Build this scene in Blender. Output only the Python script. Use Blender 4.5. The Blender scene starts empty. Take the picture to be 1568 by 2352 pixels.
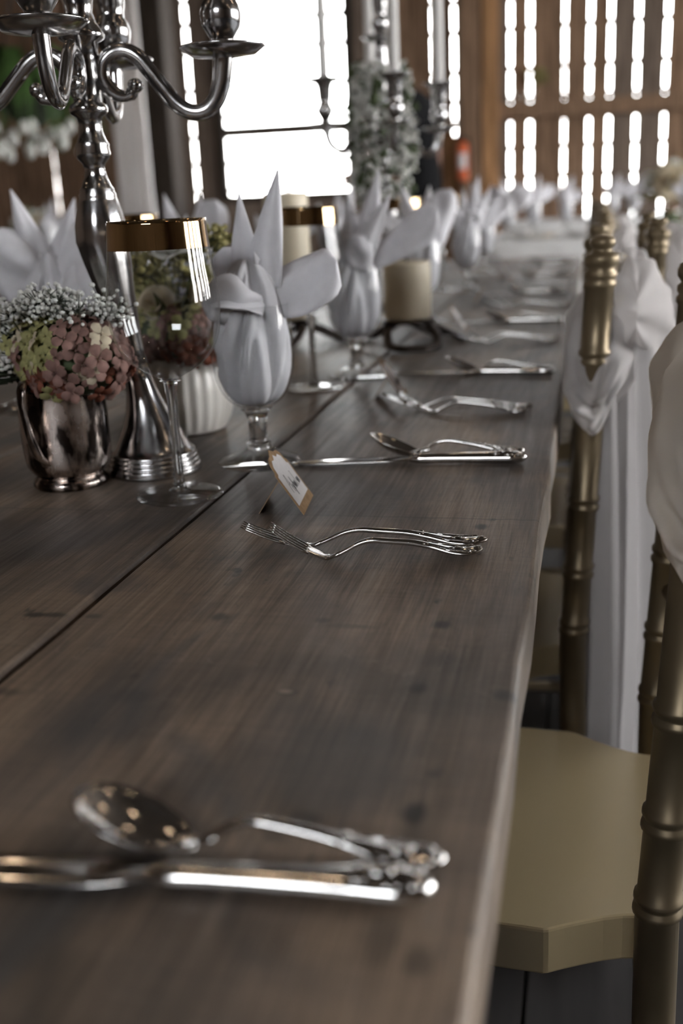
import bpy, math, random
from mathutils import Vector, Matrix
random.seed(7)
S = bpy.context.scene
COL = S.collection
PI = math.pi
sin, cos = math.sin, math.cos

# ------------------------------------------------------------------ camera, sky, exposure
CAMP = Vector((0.0, 0.0, 1.002))
CR = Matrix(((0.97475073, -0.02203256, 0.22220618),
             (0.21903286, 0.2878609, -0.93228789),
             (-0.04342378, 0.95741875, 0.28541847)))
cd = bpy.data.cameras.new('camera')
cam = bpy.data.objects.new('camera', cd)
COL.objects.link(cam)
cam.matrix_world = Matrix.Translation(CAMP) @ CR.to_4x4()
cd.sensor_width = 36.0
cd.lens = 37.5257
cd.clip_start = 0.02
cd.dof.use_dof = True
cd.dof.focus_distance = 0.83
cd.dof.aperture_fstop = 4.0
S.camera = cam

w = bpy.data.worlds.new('sky')
S.world = w
w.use_nodes = True
nt = w.node_tree
bg = nt.nodes['Background']
tc = nt.nodes.new('ShaderNodeTexCoord')
sx = nt.nodes.new('ShaderNodeSeparateXYZ')
rp = nt.nodes.new('ShaderNodeValToRGB')
rp.color_ramp.elements[0].position = 0.0
rp.color_ramp.elements[0].color = (1.0, 0.98, 0.95, 1)
rp.color_ramp.elements[1].position = 0.6
rp.color_ramp.elements[1].color = (0.86, 0.92, 1.0, 1)
nt.links.new(tc.outputs['Generated'], sx.inputs[0])
nt.links.new(sx.outputs['Z'], rp.inputs[0])
nt.links.new(rp.outputs[0], bg.inputs['Color'])
bg.inputs['Strength'].default_value = 25.0

S.view_settings.view_transform = 'Standard'
S.view_settings.look = 'None'
S.view_settings.exposure = 0.0
S.view_settings.gamma = 1.0
S.view_settings.use_curve_mapping = False
S.cycles.transparent_max_bounces = 32
S.cycles.max_bounces = 14
S.cycles.transmission_bounces = 12
S.cycles.glossy_bounces = 6
S.cycles.diffuse_bounces = 4
S.cycles.sample_clamp_indirect = 6.0
S.cycles.caustics_reflective = False

TZ = 0.74                       # table top height
WALLY = 10.0                    # far wall


# pixel measurement helpers: a point of the photograph turned into a place in the room
def ray(px, py):
    return CR @ Vector((px - 784.0, -(py - 1176.0), -2451.677))


def T(px, py, z=TZ):            # where that sight line meets the level z
    d = ray(px, py)
    return CAMP + d * ((z - CAMP.z) / d.z)


def Pl(px, py, y):              # where it meets the upright plane at depth y
    d = ray(px, py)
    return CAMP + d * (y / d.y)


# ------------------------------------------------------------------ materials
def new_mat(name):
    m = bpy.data.materials.new(name)
    m.use_nodes = True
    return m, m.node_tree, m.node_tree.nodes['Principled BSDF']


def pm(name, col, rough=0.5, metal=0.0, var=0.0, scale=8.0, stretch=(1, 1, 1), bump=0.0, bscale=None, col2=None,
       spec=0.5, transl=0.0, coat=0.0, sheen=0.0, rvar=0.0, coords='Object', pos=(.3, .7)):
    m, nt, b = new_mat(name)
    N, L = nt.nodes, nt.links
    b.inputs['Roughness'].default_value = rough
    b.inputs['Metallic'].default_value = metal
    b.inputs['Specular IOR Level'].default_value = spec
    b.inputs['Coat Weight'].default_value = coat
    b.inputs['Sheen Weight'].default_value = sheen
    tc = N.new('ShaderNodeTexCoord')
    mp = N.new('ShaderNodeMapping')
    mp.inputs['Scale'].default_value = stretch
    L.new(tc.outputs[coords], mp.inputs[0])
    nz = N.new('ShaderNodeTexNoise')
    nz.inputs['Scale'].default_value = scale
    nz.inputs['Detail'].default_value = 5
    L.new(mp.outputs[0], nz.inputs['Vector'])
    cr = N.new('ShaderNodeValToRGB')
    c2 = col2 or tuple(max(0, c * (1 - var)) for c in col)
    c1 = col if col2 else tuple(min(1, c * (1 + var)) for c in col)
    cr.color_ramp.elements[0].position = pos[0]
    cr.color_ramp.elements[1].position = pos[1]
    cr.color_ramp.elements[0].color = (*c2, 1)
    cr.color_ramp.elements[1].color = (*c1, 1)
    L.new(nz.outputs['Fac'], cr.inputs[0])
    L.new(cr.outputs[0], b.inputs['Base Color'])
    if rvar:
        mr = N.new('ShaderNodeMapRange')
        mr.inputs['From Min'].default_value = 0.3
        mr.inputs['From Max'].default_value = 0.7
        mr.inputs['To Min'].default_value = max(0, rough - rvar)
        mr.inputs['To Max'].default_value = min(1, rough + rvar)
        L.new(nz.outputs['Fac'], mr.inputs[0])
        L.new(mr.outputs[0], b.inputs['Roughness'])
    if bump:
        nb = N.new('ShaderNodeTexNoise')
        nb.inputs['Scale'].default_value = bscale or scale
        nb.inputs['Detail'].default_value = 4
        L.new(mp.outputs[0], nb.inputs['Vector'])
        bp = N.new('ShaderNodeBump')
        bp.inputs['Strength'].default_value = bump
        bp.inputs['Distance'].default_value = 0.002
        L.new(nb.outputs['Fac'], bp.inputs['Height'])
        L.new(bp.outputs[0], b.inputs['Normal'])
    if transl:
        out = N['Material Output']
        tr = N.new('ShaderNodeBsdfTranslucent')
        L.new(cr.outputs[0], tr.inputs['Color'])
        mx = N.new('ShaderNodeMixShader')
        mx.inputs[0].default_value = transl
        L.new(b.outputs[0], mx.inputs[1])
        L.new(tr.outputs[0], mx.inputs[2])
        L.new(mx.outputs[0], out.inputs['Surface'])
    return m


def tulle_mat(name, col, clear):
    m, nt, b = new_mat(name)
    N, L = nt.nodes, nt.links
    out = N['Material Output']
    b.inputs['Roughness'].default_value = 0.9
    b.inputs['Specular IOR Level'].default_value = 0.1
    b.inputs['Base Color'].default_value = (*col, 1)
    tr = N.new('ShaderNodeBsdfTranslucent')
    tr.inputs['Color'].default_value = (*col, 1)
    m1 = N.new('ShaderNodeMixShader')
    m1.inputs[0].default_value = 0.4
    L.new(b.outputs[0], m1.inputs[1])
    L.new(tr.outputs[0], m1.inputs[2])
    tp = N.new('ShaderNodeBsdfTransparent')
    m2 = N.new('ShaderNodeMixShader')
    lw = N.new('ShaderNodeLayerWeight')       # a net closes up where it turns edge-on
    lw.inputs['Blend'].default_value = 0.35
    mr = N.new('ShaderNodeMapRange')
    mr.inputs['To Min'].default_value = 1 - clear
    mr.inputs['To Max'].default_value = 1.0
    L.new(lw.outputs['Facing'], mr.inputs[0])
    L.new(mr.outputs[0], m2.inputs[0])
    L.new(tp.outputs[0], m2.inputs[1])
    L.new(m1.outputs[0], m2.inputs[2])
    L.new(m2.outputs[0], out.inputs['Surface'])
    return m


def thin_glass(name):
    m, nt, b = new_mat(name)
    N, L = nt.nodes, nt.links
    out = N['Material Output']
    gl = N.new('ShaderNodeBsdfGlossy')
    gl.inputs['Roughness'].default_value = 0.02
    tp = N.new('ShaderNodeBsdfTransparent')
    nz = N.new('ShaderNodeTexNoise')
    nz.inputs['Scale'].default_value = 3.0
    cr = N.new('ShaderNodeValToRGB')
    cr.color_ramp.elements[0].color = (0.93, 0.94, 0.94, 1)
    cr.color_ramp.elements[1].color = (0.97, 0.97, 0.97, 1)
    L.new(nz.outputs['Fac'], cr.inputs[0])
    L.new(cr.outputs[0], tp.inputs['Color'])
    lw = N.new('ShaderNodeLayerWeight')
    lw.inputs['Blend'].default_value = 0.5
    pw = N.new('ShaderNodeMath'); pw.operation = 'POWER'
    pw.inputs[1].default_value = 4.0
    L.new(lw.outputs['Facing'], pw.inputs[0])
    mu = N.new('ShaderNodeMath'); mu.operation = 'MULTIPLY_ADD'; mu.use_clamp = True
    mu.inputs[1].default_value = 0.75
    mu.inputs[2].default_value = 0.055
    L.new(pw.outputs[0], mu.inputs[0])
    mx = N.new('ShaderNodeMixShader')
    L.new(mu.outputs[0], mx.inputs[0])
    L.new(tp.outputs[0], mx.inputs[1])
    L.new(gl.outputs[0], mx.inputs[2])
    L.new(mx.outputs[0], out.inputs['Surface'])
    return m


def solid_glass(name):
    m, nt, b = new_mat(name)
    b.inputs['Transmission Weight'].default_value = 1.0
    b.inputs['Roughness'].default_value = 0.0
    b.inputs['IOR'].default_value = 1.5
    b.inputs['Base Color'].default_value = (0.97, 0.98, 0.98, 1)
    return m


def emit_mat(name, col, s):
    m, nt, b = new_mat(name)
    b.inputs['Emission Color'].default_value = (*col, 1)
    b.inputs['Emission Strength'].default_value = s
    return m


def table_wood():
    m, nt, b = new_mat('weathered_table_wood')
    N, L = nt.nodes, nt.links
    geo = N.new('ShaderNodeNewGeometry')
    inf = N.new('ShaderNodeObjectInfo')
    mul = N.new('ShaderNodeVectorMath'); mul.operation = 'MULTIPLY_ADD'
    cmb = N.new('ShaderNodeCombineXYZ')
    L.new(inf.outputs['Random'], cmb.inputs[0]); L.new(inf.outputs['Random'], cmb.inputs[1])
    L.new(cmb.outputs[0], mul.inputs[0]); mul.inputs[1].default_value = (7, 13, 0)
    L.new(geo.outputs['Position'], mul.inputs[2])

    def noise(scale, stretch, detail=6, dist=0.0, rough=0.6):
        mp = N.new('ShaderNodeMapping'); mp.inputs['Scale'].default_value = stretch
        L.new(mul.outputs[0], mp.inputs[0])
        nz = N.new('ShaderNodeTexNoise')
        nz.inputs['Scale'].default_value = scale; nz.inputs['Detail'].default_value = detail
        nz.inputs['Distortion'].default_value = dist; nz.inputs['Roughness'].default_value = rough
        L.new(mp.outputs[0], nz.inputs['Vector'])
        return nz.outputs['Fac']

    def ramp(sock, stops):
        cr = N.new('ShaderNodeValToRGB')
        e = cr.color_ramp.elements
        while len(e) < len(stops): e.new(0.5)
        for i, (p, c) in enumerate(stops):
            e[i].position = p; e[i].color = (*c, 1)
        L.new(sock, cr.inputs[0])
        return cr.outputs[0]

    def mix(a, bb, fac, mode='MULTIPLY'):
        mx = N.new('ShaderNodeMix'); mx.data_type = 'RGBA'; mx.blend_type = mode
        if isinstance(fac, float): mx.inputs['Factor'].default_value = fac
        else: L.new(fac, mx.inputs['Factor'])
        for s, v in ((6, a), (7, bb)):
            if isinstance(v, tuple): mx.inputs[s].default_value = (*v, 1)
            else: L.new(v, mx.inputs[s])
        return mx.outputs[2]

    big = noise(3.2, (1.6, 0.8, 1), 4, 0.8)
    col = ramp(big, [(0.38, (0.062, 0.048, 0.039)), (0.5, (0.135, 0.100, 0.074)), (0.62, (0.240, 0.172, 0.120))])
    blu = noise(4.5, (2.2, 1.0, 1), 3, 1.2)
    col = mix(col, (0.050, 0.050, 0.053), ramp(blu, [(0.52, (0, 0, 0)), (0.72, (0.75, 0.75, 0.75))]), 'MIX')
    g1 = noise(6.0, (26, 0.9, 1), 8, 0.5, 0.65)
    msk = ramp(noise(2.6, (2.0, 1.3, 1), 3, 0.6), [(0.44, (.15, .15, .15)), (0.62, (1, 1, 1))])
    col = mix(col, ramp(g1, [(0.36, (0.60, 0.57, 0.55)), (0.60, (1.12, 1.12, 1.12))]), msk)
    g2 = noise(18.0, (40, 1.0, 1), 4, 0.2)
    col = mix(col, ramp(g2, [(0.36, (0.68, 0.665, 0.65)), (0.58, (1.10, 1.10, 1.10))]), 1.0)
    cross = noise(10.0, (1.2, 30, 1), 4, 0.4)
    col = mix(col, ramp(cross, [(0.3, (0.86, 0.86, 0.86)), (0.6, (1.05, 1.05, 1.05))]), 1.0)
    pits = noise(46.0, (1.0, .55, 1), 3, 0.3)
    col = mix(col, (0.022, 0.018, 0.016), ramp(pits, [(0.66, (0, 0, 0)), (0.72, (.8, .8, .8))]), 'MIX')
    scr = noise(9.0, (5.0, 0.5, 1), 2, 2.4)          # long wandering scratches
    col = mix(col, (0.035, 0.03, 0.027), ramp(scr, [(0.492, (0, 0, 0)), (0.499, (.55, .55, .55)), (0.506, (0, 0, 0))]), 'MIX')
    scr2 = noise(7.0, (0.9, 2.6, 1), 2, 1.8)
    col = mix(col, (0.26, 0.21, 0.17), ramp(scr2, [(0.4965, (0, 0, 0)), (0.500, (.32, .32, .32)), (0.5035, (0, 0, 0))]), 'MIX')
    sep = N.new('ShaderNodeSeparateXYZ'); L.new(geo.outputs['Position'], sep.inputs[0])
    # worn pale arris along the sitter's edge
    edge = N.new('ShaderNodeMapRange'); edge.interpolation_type = 'SMOOTHSTEP'
    L.new(sep.outputs['X'], edge.inputs[0])
    edge.inputs['From Min'].default_value = -0.075; edge.inputs['From Max'].default_value = -0.033
    edge.inputs['To Max'].default_value = 0.15
    col = mix(col, (0.19, 0.135, 0.095), edge.outputs[0], 'MIX')

    # knots, nail holes and dents: x, y, half sizes, darkness
    def spot(col, px, py, rx, ry, depth, tint=(0.012, 0.01, 0.009)):
        p = T(px, py)
        sb = N.new('ShaderNodeVectorMath'); sb.operation = 'SUBTRACT'
        L.new(geo.outputs['Position'], sb.inputs[0]); sb.inputs[1].default_value = p
        ml = N.new('ShaderNodeVectorMath'); ml.operation = 'MULTIPLY'
        L.new(sb.outputs[0], ml.inputs[0]); ml.inputs[1].default_value = (.72 / rx, .72 / ry, 0)
        ln = N.new('ShaderNodeVectorMath'); ln.operation = 'LENGTH'
        L.new(ml.outputs[0], ln.inputs[0])
        ad = N.new('ShaderNodeMath'); ad.operation = 'MULTIPLY_ADD'
        L.new(g2, ad.inputs[0]); ad.inputs[1].default_value = 0.5; L.new(ln.outputs['Value'], ad.inputs[2])
        mr = N.new('ShaderNodeMapRange'); mr.interpolation_type = 'SMOOTHSTEP'
        L.new(ad.outputs[0], mr.inputs[0])
        mr.inputs['From Min'].default_value = 0.6; mr.inputs['From Max'].default_value = 1.35
        mr.inputs['To Min'].default_value = depth; mr.inputs['To Max'].default_value = 0.0
        return mix(col, tint, mr.outputs[0], 'MIX')
    for a in ((1015, 1435, .0055, .006, .95), (742, 1425, .005, .004, .9), (800, 1438, .016, .0035, .5),
              (960, 1580, .005, .006, .95), (1160, 1597, .007, .006, .9), (950, 1867, .0055, .008, .95),
              (950, 1910, .007, .018, .45), (505, 1417, .006, .006, .7), (215, 1415, .005, .004, .7),
              (80, 1412, .008, .004, .9), (125, 1412, .008, .004, .8), (1105, 1210, .005, .007, .85),
              (1195, 912, .008, .006, .5), (700, 1880, .008, .005, .7), (300, 1600, .012, .008, .5),
              (960, 2210, .005, .008, .6), (870, 2160, .007, .014, .5), (15, 1590, .010, .004, .6),
              (1140, 885, .006, .006, .5), (1160, 1020, .010, .006, .4), (660, 1590, .006, .003, .8)):
        col = spot(col, *a)
    for a in ((230, 1640, .03, .035, .55), (800, 1760, .03, .05, .6), (100, 1760, .025, .05, .5), (640, 1700, .02, .05, .4),
              (250, 1340, .03, .02, .4), (480, 2150, .03, .05, .35), (150, 1230, .05, .05, .45)):
        col = spot(col, *a, tint=(0.036, 0.036, 0.039))
    for a in ((720, 1440, .03, .045, .35), (330, 1400, .03, .03, .25), (900, 1500, .02, .05, .25)):
        col = spot(col, *a, tint=(0.16, 0.115, 0.08))
    for a in ((848, 1335, .004, .02, .6), (655, 1588, .004, .002, .9), (520, 2050, .003, .03, .5)):
        col = spot(col, *a, tint=(0.28, 0.22, 0.17))
    # the old saw line across the board
    ys = T(1100, 1192).y
    wob = noise(60.0, (1, 0.02, 1), 2)
    yy = N.new('ShaderNodeMath'); yy.operation = 'MULTIPLY_ADD'
    L.new(wob, yy.inputs[0]); yy.inputs[1].default_value = 0.004; L.new(sep.outputs['Y'], yy.inputs[2])
    dl = N.new('ShaderNodeMath'); dl.operation = 'SUBTRACT'; dl.inputs[1].default_value = ys + 0.002
    L.new(yy.outputs[0], dl.inputs[0])
    ab = N.new('ShaderNodeMath'); ab.operation = 'ABSOLUTE'; L.new(dl.outputs[0], ab.inputs[0])
    ml = N.new('ShaderNodeMapRange'); L.new(ab.outputs[0], ml.inputs[0])
    ml.inputs['From Min'].default_value = 0.0005; ml.inputs['From Max'].default_value = 0.0016
    ml.inputs['To Min'].default_value = 0.6; ml.inputs['To Max'].default_value = 0.0
    col = mix(col, (0.02, 0.016, 0.014), ml.outputs[0], 'MIX')
    L.new(col, b.inputs['Base Color'])
    rr = N.new('ShaderNodeMapRange'); L.new(g1, rr.inputs[0])
    rr.inputs['From Min'].default_value = 0.3; rr.inputs['From Max'].default_value = 0.7
    rr.inputs['To Min'].default_value = 0.60; rr.inputs['To Max'].default_value = 0.44
    L.new(rr.outputs[0], b.inputs['Roughness'])
    b.inputs['Specular IOR Level'].default_value = 0.75
    bs = N.new('ShaderNodeMath'); bs.operation = 'ADD'; L.new(g1, bs.inputs[0]); L.new(g2, bs.inputs[1])
    bp = N.new('ShaderNodeBump'); bp.inputs['Strength'].default_value = 0.35; bp.inputs['Distance'].default_value = 0.0012
    L.new(bs.outputs[0], bp.inputs['Height']); L.new(bp.outputs[0], b.inputs['Normal'])
    return m


MAT = dict(
    table=table_wood(),
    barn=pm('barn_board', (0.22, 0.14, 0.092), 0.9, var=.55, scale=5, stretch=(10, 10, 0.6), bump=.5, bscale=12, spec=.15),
    barn2=pm('barn_board_lit', (0.36, 0.20, 0.10), 0.85, var=.45, scale=5, stretch=(10, 10, 0.6), bump=.5, spec=.15),  # barn board again, with warm light put into its colour
    barn3=pm('barn_board_grey', (0.17, 0.13, 0.105), 0.9, var=.5, scale=5, stretch=(10, 10, 0.6), bump=.5, spec=.15),
    oldroof=pm('dark_roof_boards', (0.07, 0.06, 0.055), 0.9, var=.4, scale=4, stretch=(8, 1, 1), spec=.1),  # boards in one dark neutral grey
    post=pm('dark_timber', (0.035, 0.027, 0.022), 0.9, var=.4, scale=6, stretch=(8, 8, 0.6), bump=.4, spec=.15),
    floor=pm('barn_floor', (0.026, 0.023, 0.022), 0.55, var=.5, scale=5, stretch=(6, .6, 1), bump=.3),
    ground=pm('gravel_yard', (0.5, 0.48, 0.44), 0.95, var=.25, scale=30),
    silver=pm('polished_silver', (0.62, 0.60, 0.58), 0.12, 1.0, var=.12, scale=25, rvar=.05),
    pewter=pm('candelabra_metal', (0.46, 0.45, 0.45), 0.17, 1.0, var=.2, scale=30, rvar=.06),
    tarnish=pm('tarnished_silver', (0.66, 0.57, 0.52), 0.20, 1.0, col2=(0.06, 0.048, 0.043), scale=60, stretch=(1, 1, .4), rvar=.14, pos=(.46, .56), bump=.25, bscale=70),
    gold=pm('gold_paint', (0.18, 0.138, 0.084), 0.42, 0.7, var=.12, scale=12, rvar=.05),
    goldseat=pm('gold_lacquer_seat', (0.47, 0.37, 0.22), 0.26, 0.3, var=.02, scale=8, coat=.5, spec=.8),
    rimgold=pm('gold_rim', (0.46, 0.32, 0.17), 0.06, 1.0, var=.1, scale=20),
    iron=pm('wrought_iron', (0.06, 0.05, 0.045), 0.4, 0.9, var=.5, scale=40, bump=.3),
    linen=pm('white_linen', (0.80, 0.79, 0.82), 0.9, var=.05, scale=60, bump=.12, bscale=700, transl=.25, spec=.2),
    cloth=pm('white_tablecloth', (0.84, 0.83, 0.82), 0.9, var=.04, scale=20, transl=.1, spec=.2),
    curtain=pm('white_curtain', (0.84, 0.80, 0.78), 0.9, var=.08, scale=6, stretch=(8, 8, .3), transl=.3, spec=.1),
    wax=pm('cream_wax', (0.66, 0.58, 0.44), 0.5, var=.08, scale=14, transl=.2),
    taper=pm('white_wax', (0.72, 0.70, 0.68), 0.45, var=.04, scale=14, transl=.2),
    wick=pm('charred_wick', (0.02, 0.02, 0.02), 0.9, var=.3, scale=50),
    milk=pm('milk_glass', (0.84, 0.81, 0.76), 0.22, var=.05, scale=10, transl=.12, coat=.3),
    kraft=pm('kraft_card', (0.36, 0.24, 0.14), 0.9, var=.2, scale=160, spec=.1),
    paper=pm('white_label_paper', (0.78, 0.76, 0.77), 0.9, var=.05, scale=120, spec=.1),
    ink=pm('grey_ink', (0.07, 0.07, 0.08), 0.8, var=.3, scale=90),
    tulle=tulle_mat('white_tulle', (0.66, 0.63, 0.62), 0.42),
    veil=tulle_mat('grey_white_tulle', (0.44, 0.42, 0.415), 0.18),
    tulle2=tulle_mat('ivory_tulle', (0.72, 0.65, 0.57), 0.22),
    glass=thin_glass('clear_glass_bowl'),
    stem=solid_glass('clear_glass_stem'),
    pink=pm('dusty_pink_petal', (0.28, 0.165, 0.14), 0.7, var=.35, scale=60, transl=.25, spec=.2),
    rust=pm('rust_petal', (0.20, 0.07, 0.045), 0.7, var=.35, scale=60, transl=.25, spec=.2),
    lime=pm('yellow_green_petal', (0.40, 0.38, 0.17), 0.7, var=.3, scale=60, transl=.25, spec=.2),
    cream=pm('cream_petal', (0.62, 0.54, 0.40), 0.7, var=.15, scale=50, transl=.25, spec=.2),
    white=pm('white_petal', (0.80, 0.80, 0.76), 0.7, var=.08, scale=50, transl=.25, spec=.2),
    leaf=pm('green_leaf', (0.06, 0.085, 0.03), 0.6, var=.5, scale=30, transl=.15),
    fern=pm('fern_leaf', (0.055, 0.115, 0.028), 0.6, var=.6, scale=14, transl=.25),
    twig=pm('dark_green_twig', (0.025, 0.035, 0.018), 0.7, var=.4, scale=40),
    olive=pm('olive_flower', (0.27, 0.24, 0.09), 0.7, var=.4, scale=60, transl=.2),
    black=pm('black_cloth', (0.008, 0.008, 0.009), 0.9, var=.3, scale=30, spec=.1),
    skin=pm('skin', (0.52, 0.30, 0.22), 0.55, var=.08, scale=20),
    hair=pm('brown_hair', (0.06, 0.035, 0.022), 0.6, var=.4, scale=40, stretch=(6, 6, 1)),
    red=pm('orange_red_paint', (0.62, 0.11, 0.02), 0.35, var=.1, scale=10),
    rubber=pm('black_rubber', (0.015, 0.015, 0.015), 0.6, var=.2, scale=30),
    wicker=pm('gold_woven_tray', (0.42, 0.27, 0.09), 0.6, var=.3, scale=90),
    eye=pm('dark_iris', (0.03, 0.02, 0.015), 0.2, var=.2, scale=30),
    bulb=emit_mat('lit_bulb', (1.0, 0.74, 0.50), 70.0),
)


# ------------------------------------------------------------------ mesh helpers
class MB:
    def __init__(s):
        s.v, s.f = [], []

    def add(s, v, f):
        o = len(s.v)
        s.v += [tuple(p) for p in v]
        s.f += [tuple(i + o for i in q) for q in f]
        return s

    def box(s, c, d, rz=0.0):
        x, y, z = d[0] / 2, d[1] / 2, d[2] / 2
        ca, sa = cos(rz), sin(rz)
        pts = [(-x, -y, -z), (x, -y, -z), (x, y, -z), (-x, y, -z), (-x, -y, z), (x, -y, z), (x, y, z), (-x, y, z)]
        pts = [(c[0] + a * ca - b * sa, c[1] + a * sa + b * ca, c[2] + q) for a, b, q in pts]
        return s.add(pts, [(0, 3, 2, 1), (4, 5, 6, 7), (0, 1, 5, 4), (1, 2, 6, 5), (2, 3, 7, 6), (3, 0, 4, 7)])

    def lathe(s, prof, n=24, c=(0, 0, 0), path=None, mod=None, cap=(True, True)):
        v, f = [], []
        for i, (r, z) in enumerate(prof):
            ox, oy = path(z) if path else (0, 0)
            for k in range(n):
                a = 2 * PI * k / n
                rr = r * (mod(a, z) if mod else 1)
                v.append((c[0] + ox + rr * cos(a), c[1] + oy + rr * sin(a), c[2] + z))
        m = len(prof)
        up = prof[-1][1] >= prof[0][1]
        for i in range(m - 1):
            for k in range(n):
                q = (i * n + k, i * n + (k + 1) % n, (i + 1) * n + (k + 1) % n, (i + 1) * n + k)
                f.append(q if up else q[::-1])
        if cap[0] and prof[0][0] > 0:
            q = tuple(range(n)); f.append(q[::-1] if up else q)
        if cap[1] and prof[-1][0] > 0:
            q = tuple((m - 1) * n + k for k in range(n)); f.append(q if up else q[::-1])
        return s.add(v, f)

    def tube(s, pts, rad, n=8, flat=1.0, up=(0, 0, 1)):
        pts = [Vector(p) for p in pts]
        m = len(pts)
        if not isinstance(rad, (list, tuple)): rad = [rad] * m
        v, f = [], []
        u = Vector(up)
        for i, p in enumerate(pts):
            t = (pts[min(i + 1, m - 1)] - pts[max(i - 1, 0)]).normalized()
            a = t.cross(u)
            if a.length < 1e-3: a = t.cross(Vector((1, 0.1, 0)))
            a.normalize()
            b = a.cross(t).normalized()
            u = b
            for k in range(n):
                g = 2 * PI * k / n
                v.append(p + a * (rad[i] * cos(g)) + b * (rad[i] * flat * sin(g)))
        for i in range(m - 1):
            for k in range(n):
                f.append((i * n + k, i * n + (k + 1) % n, (i + 1) * n + (k + 1) % n, (i + 1) * n + k))
        f.append(tuple(range(n))[::-1])
        f.append(tuple((m - 1) * n + k for k in range(n)))
        return s.add(v, f)

    def sheet(s, rows, closed=False):
        n = len(rows[0])
        v = [p for r in rows for p in r]
        f = []
        for i in range(len(rows) - 1):
            for k in range(n if closed else n - 1):
                f.append((i * n + k, i * n + (k + 1) % n, (i + 1) * n + (k + 1) % n, (i + 1) * n + k))
        return s.add(v, f)

    def blob(s, c, r, seed=0, sq=(1, 1, 1), n=6, m=4):
        v = [(c[0], c[1], c[2] - r * sq[2])]
        for i in range(1, m):
            b = -PI / 2 + PI * i / m
            for k in range(n):
                a = 2 * PI * k / n + seed + i * .4
                v.append((c[0] + r * sq[0] * cos(b) * cos(a), c[1] + r * sq[1] * cos(b) * sin(a), c[2] + r * sq[2] * sin(b)))
        v.append((c[0], c[1], c[2] + r * sq[2]))
        f = []
        for k in range(n): f.append((0, 1 + (k + 1) % n, 1 + k))
        for i in range(m - 2):
            for k in range(n):
                a = 1 + i * n
                f.append((a + k, a + (k + 1) % n, a + n + (k + 1) % n, a + n + k))
        a = 1 + (m - 2) * n
        for k in range(n): f.append((a + k, a + (k + 1) % n, len(v) - 1))
        return s.add(v, f)

    def prism(s, outline, z0, z1):
        n = len(outline)
        v = [(x, y, z0) for x, y in outline] + [(x, y, z1) for x, y in outline]
        f = [tuple(range(n))[::-1], tuple(range(n, 2 * n))]
        for k in range(n): f.append((k, (k + 1) % n, n + (k + 1) % n, n + k))
        return s.add(v, f)

    def mesh(s, name, mat, smooth=True):
        me = bpy.data.meshes.new(name)
        me.from_pydata(s.v, [], s.f)
        me.materials.append(MAT[mat] if isinstance(mat, str) else mat)
        if smooth:
            me.polygons.foreach_set('use_smooth', [True] * len(me.polygons))
        me.update()
        return me

    def build(s, name, mat, parent=None, smooth=True, loc=None, rz=0.0, bevel=0.0, solid=0.0, sub=0, sharp=None):
        o = bpy.data.objects.new(name, s.mesh(name, mat, smooth))
        COL.objects.link(o)
        if parent: o.parent = parent
        if loc is not None: o.location = loc
        o.rotation_euler.z = rz
        if sharp is not None and smooth:
            o.data.set_sharp_from_angle(angle=math.radians(sharp))
        if bevel:
            md = o.modifiers.new('bevel', 'BEVEL'); md.width = bevel; md.segments = 2; md.limit_method = 'ANGLE'
        if solid:
            md = o.modifiers.new('solid', 'SOLIDIFY'); md.thickness = solid; md.offset = 0
        if sub:
            md = o.modifiers.new('sub', 'SUBSURF'); md.levels = sub; md.render_levels = sub
        return o


def tag(o, label, cat, group=None, kind=None):
    o['label'] = label
    o['category'] = cat
    if group: o['group'] = group
    if kind: o['kind'] = kind
    return o


def thing(name, label, cat, loc=(0, 0, 0), rz=0.0, group=None):
    o = bpy.data.objects.new(name, None)
    o.empty_display_size = 0.05
    COL.objects.link(o)
    o.location = loc
    o.rotation_euler.z = rz
    return tag(o, label, cat, group)


def struct(o):
    o['kind'] = 'structure'
    return o


def copy_tree(o, label=None, loc=None, rz=None, parent=None):
    c = o.copy()
    COL.objects.link(c)
    if parent: c.parent = parent
    if label: c['label'] = label
    if loc is not None: c.location = loc
    if rz is not None: c.rotation_euler.z = rz
    for ch in list(o.children):
        copy_tree(ch, parent=c)
    return c


def smoothline(pts, n=6):
    P = [Vector(p) for p in pts]
    out = []
    for i in range(len(P) - 1):
        p0, p1, p2, p3 = P[max(i - 1, 0)], P[i], P[i + 1], P[min(i + 2, len(P) - 1)]
        for k in range(n):
            t = k / n
            out.append(0.5 * ((2 * p1) + (p2 - p0) * t + (2 * p0 - 5 * p1 + 4 * p2 - p3) * t * t + (3 * p1 - p0 - 3 * p2 + p3) * t ** 3))
    out.append(P[-1])
    return out


def smoothprof(pr, n=4):
    return [(max(p.x, 0.0002), p.y) for p in smoothline([(r, z, 0) for r, z in pr], n)]


# ------------------------------------------------------------------ the barn
XL, XR, YN, HC = -7.5, 6.0, -5.0, 4.6
fl = thing('floor', 'worn dark plank barn floor', 'floor'); del fl['category']
struct(fl)
k = 0
x = XL
while x < XR:
    wd = 0.24
    MB().box((x + wd / 2 - .002, (YN + WALLY) / 2, -.02), (wd - .006, WALLY - YN, .04)).build('floorboard', 'floor', fl, smooth=False)
    x += wd
struct(MB().box(((XL + XR) / 2, (YN + WALLY) / 2, -.06), (XR - XL + .4, WALLY - YN + .4, .03)).build('trim_1', 'post', smooth=False))
struct(MB().box(((XL + XR) / 2, (YN + WALLY) / 2, HC + .05), (XR - XL + .4, WALLY - YN + .4, .1)).build('ceiling', 'oldroof', smooth=False))
struct(MB().box((XL - .05, (YN + WALLY) / 2, HC / 2), (.1, WALLY - YN, HC)).build('wall_left', 'barn3', smooth=False))
wr = MB()
OZ0, OZ1 = 0.75, 3.3                          # a row of open barn windows in the right wall
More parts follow.
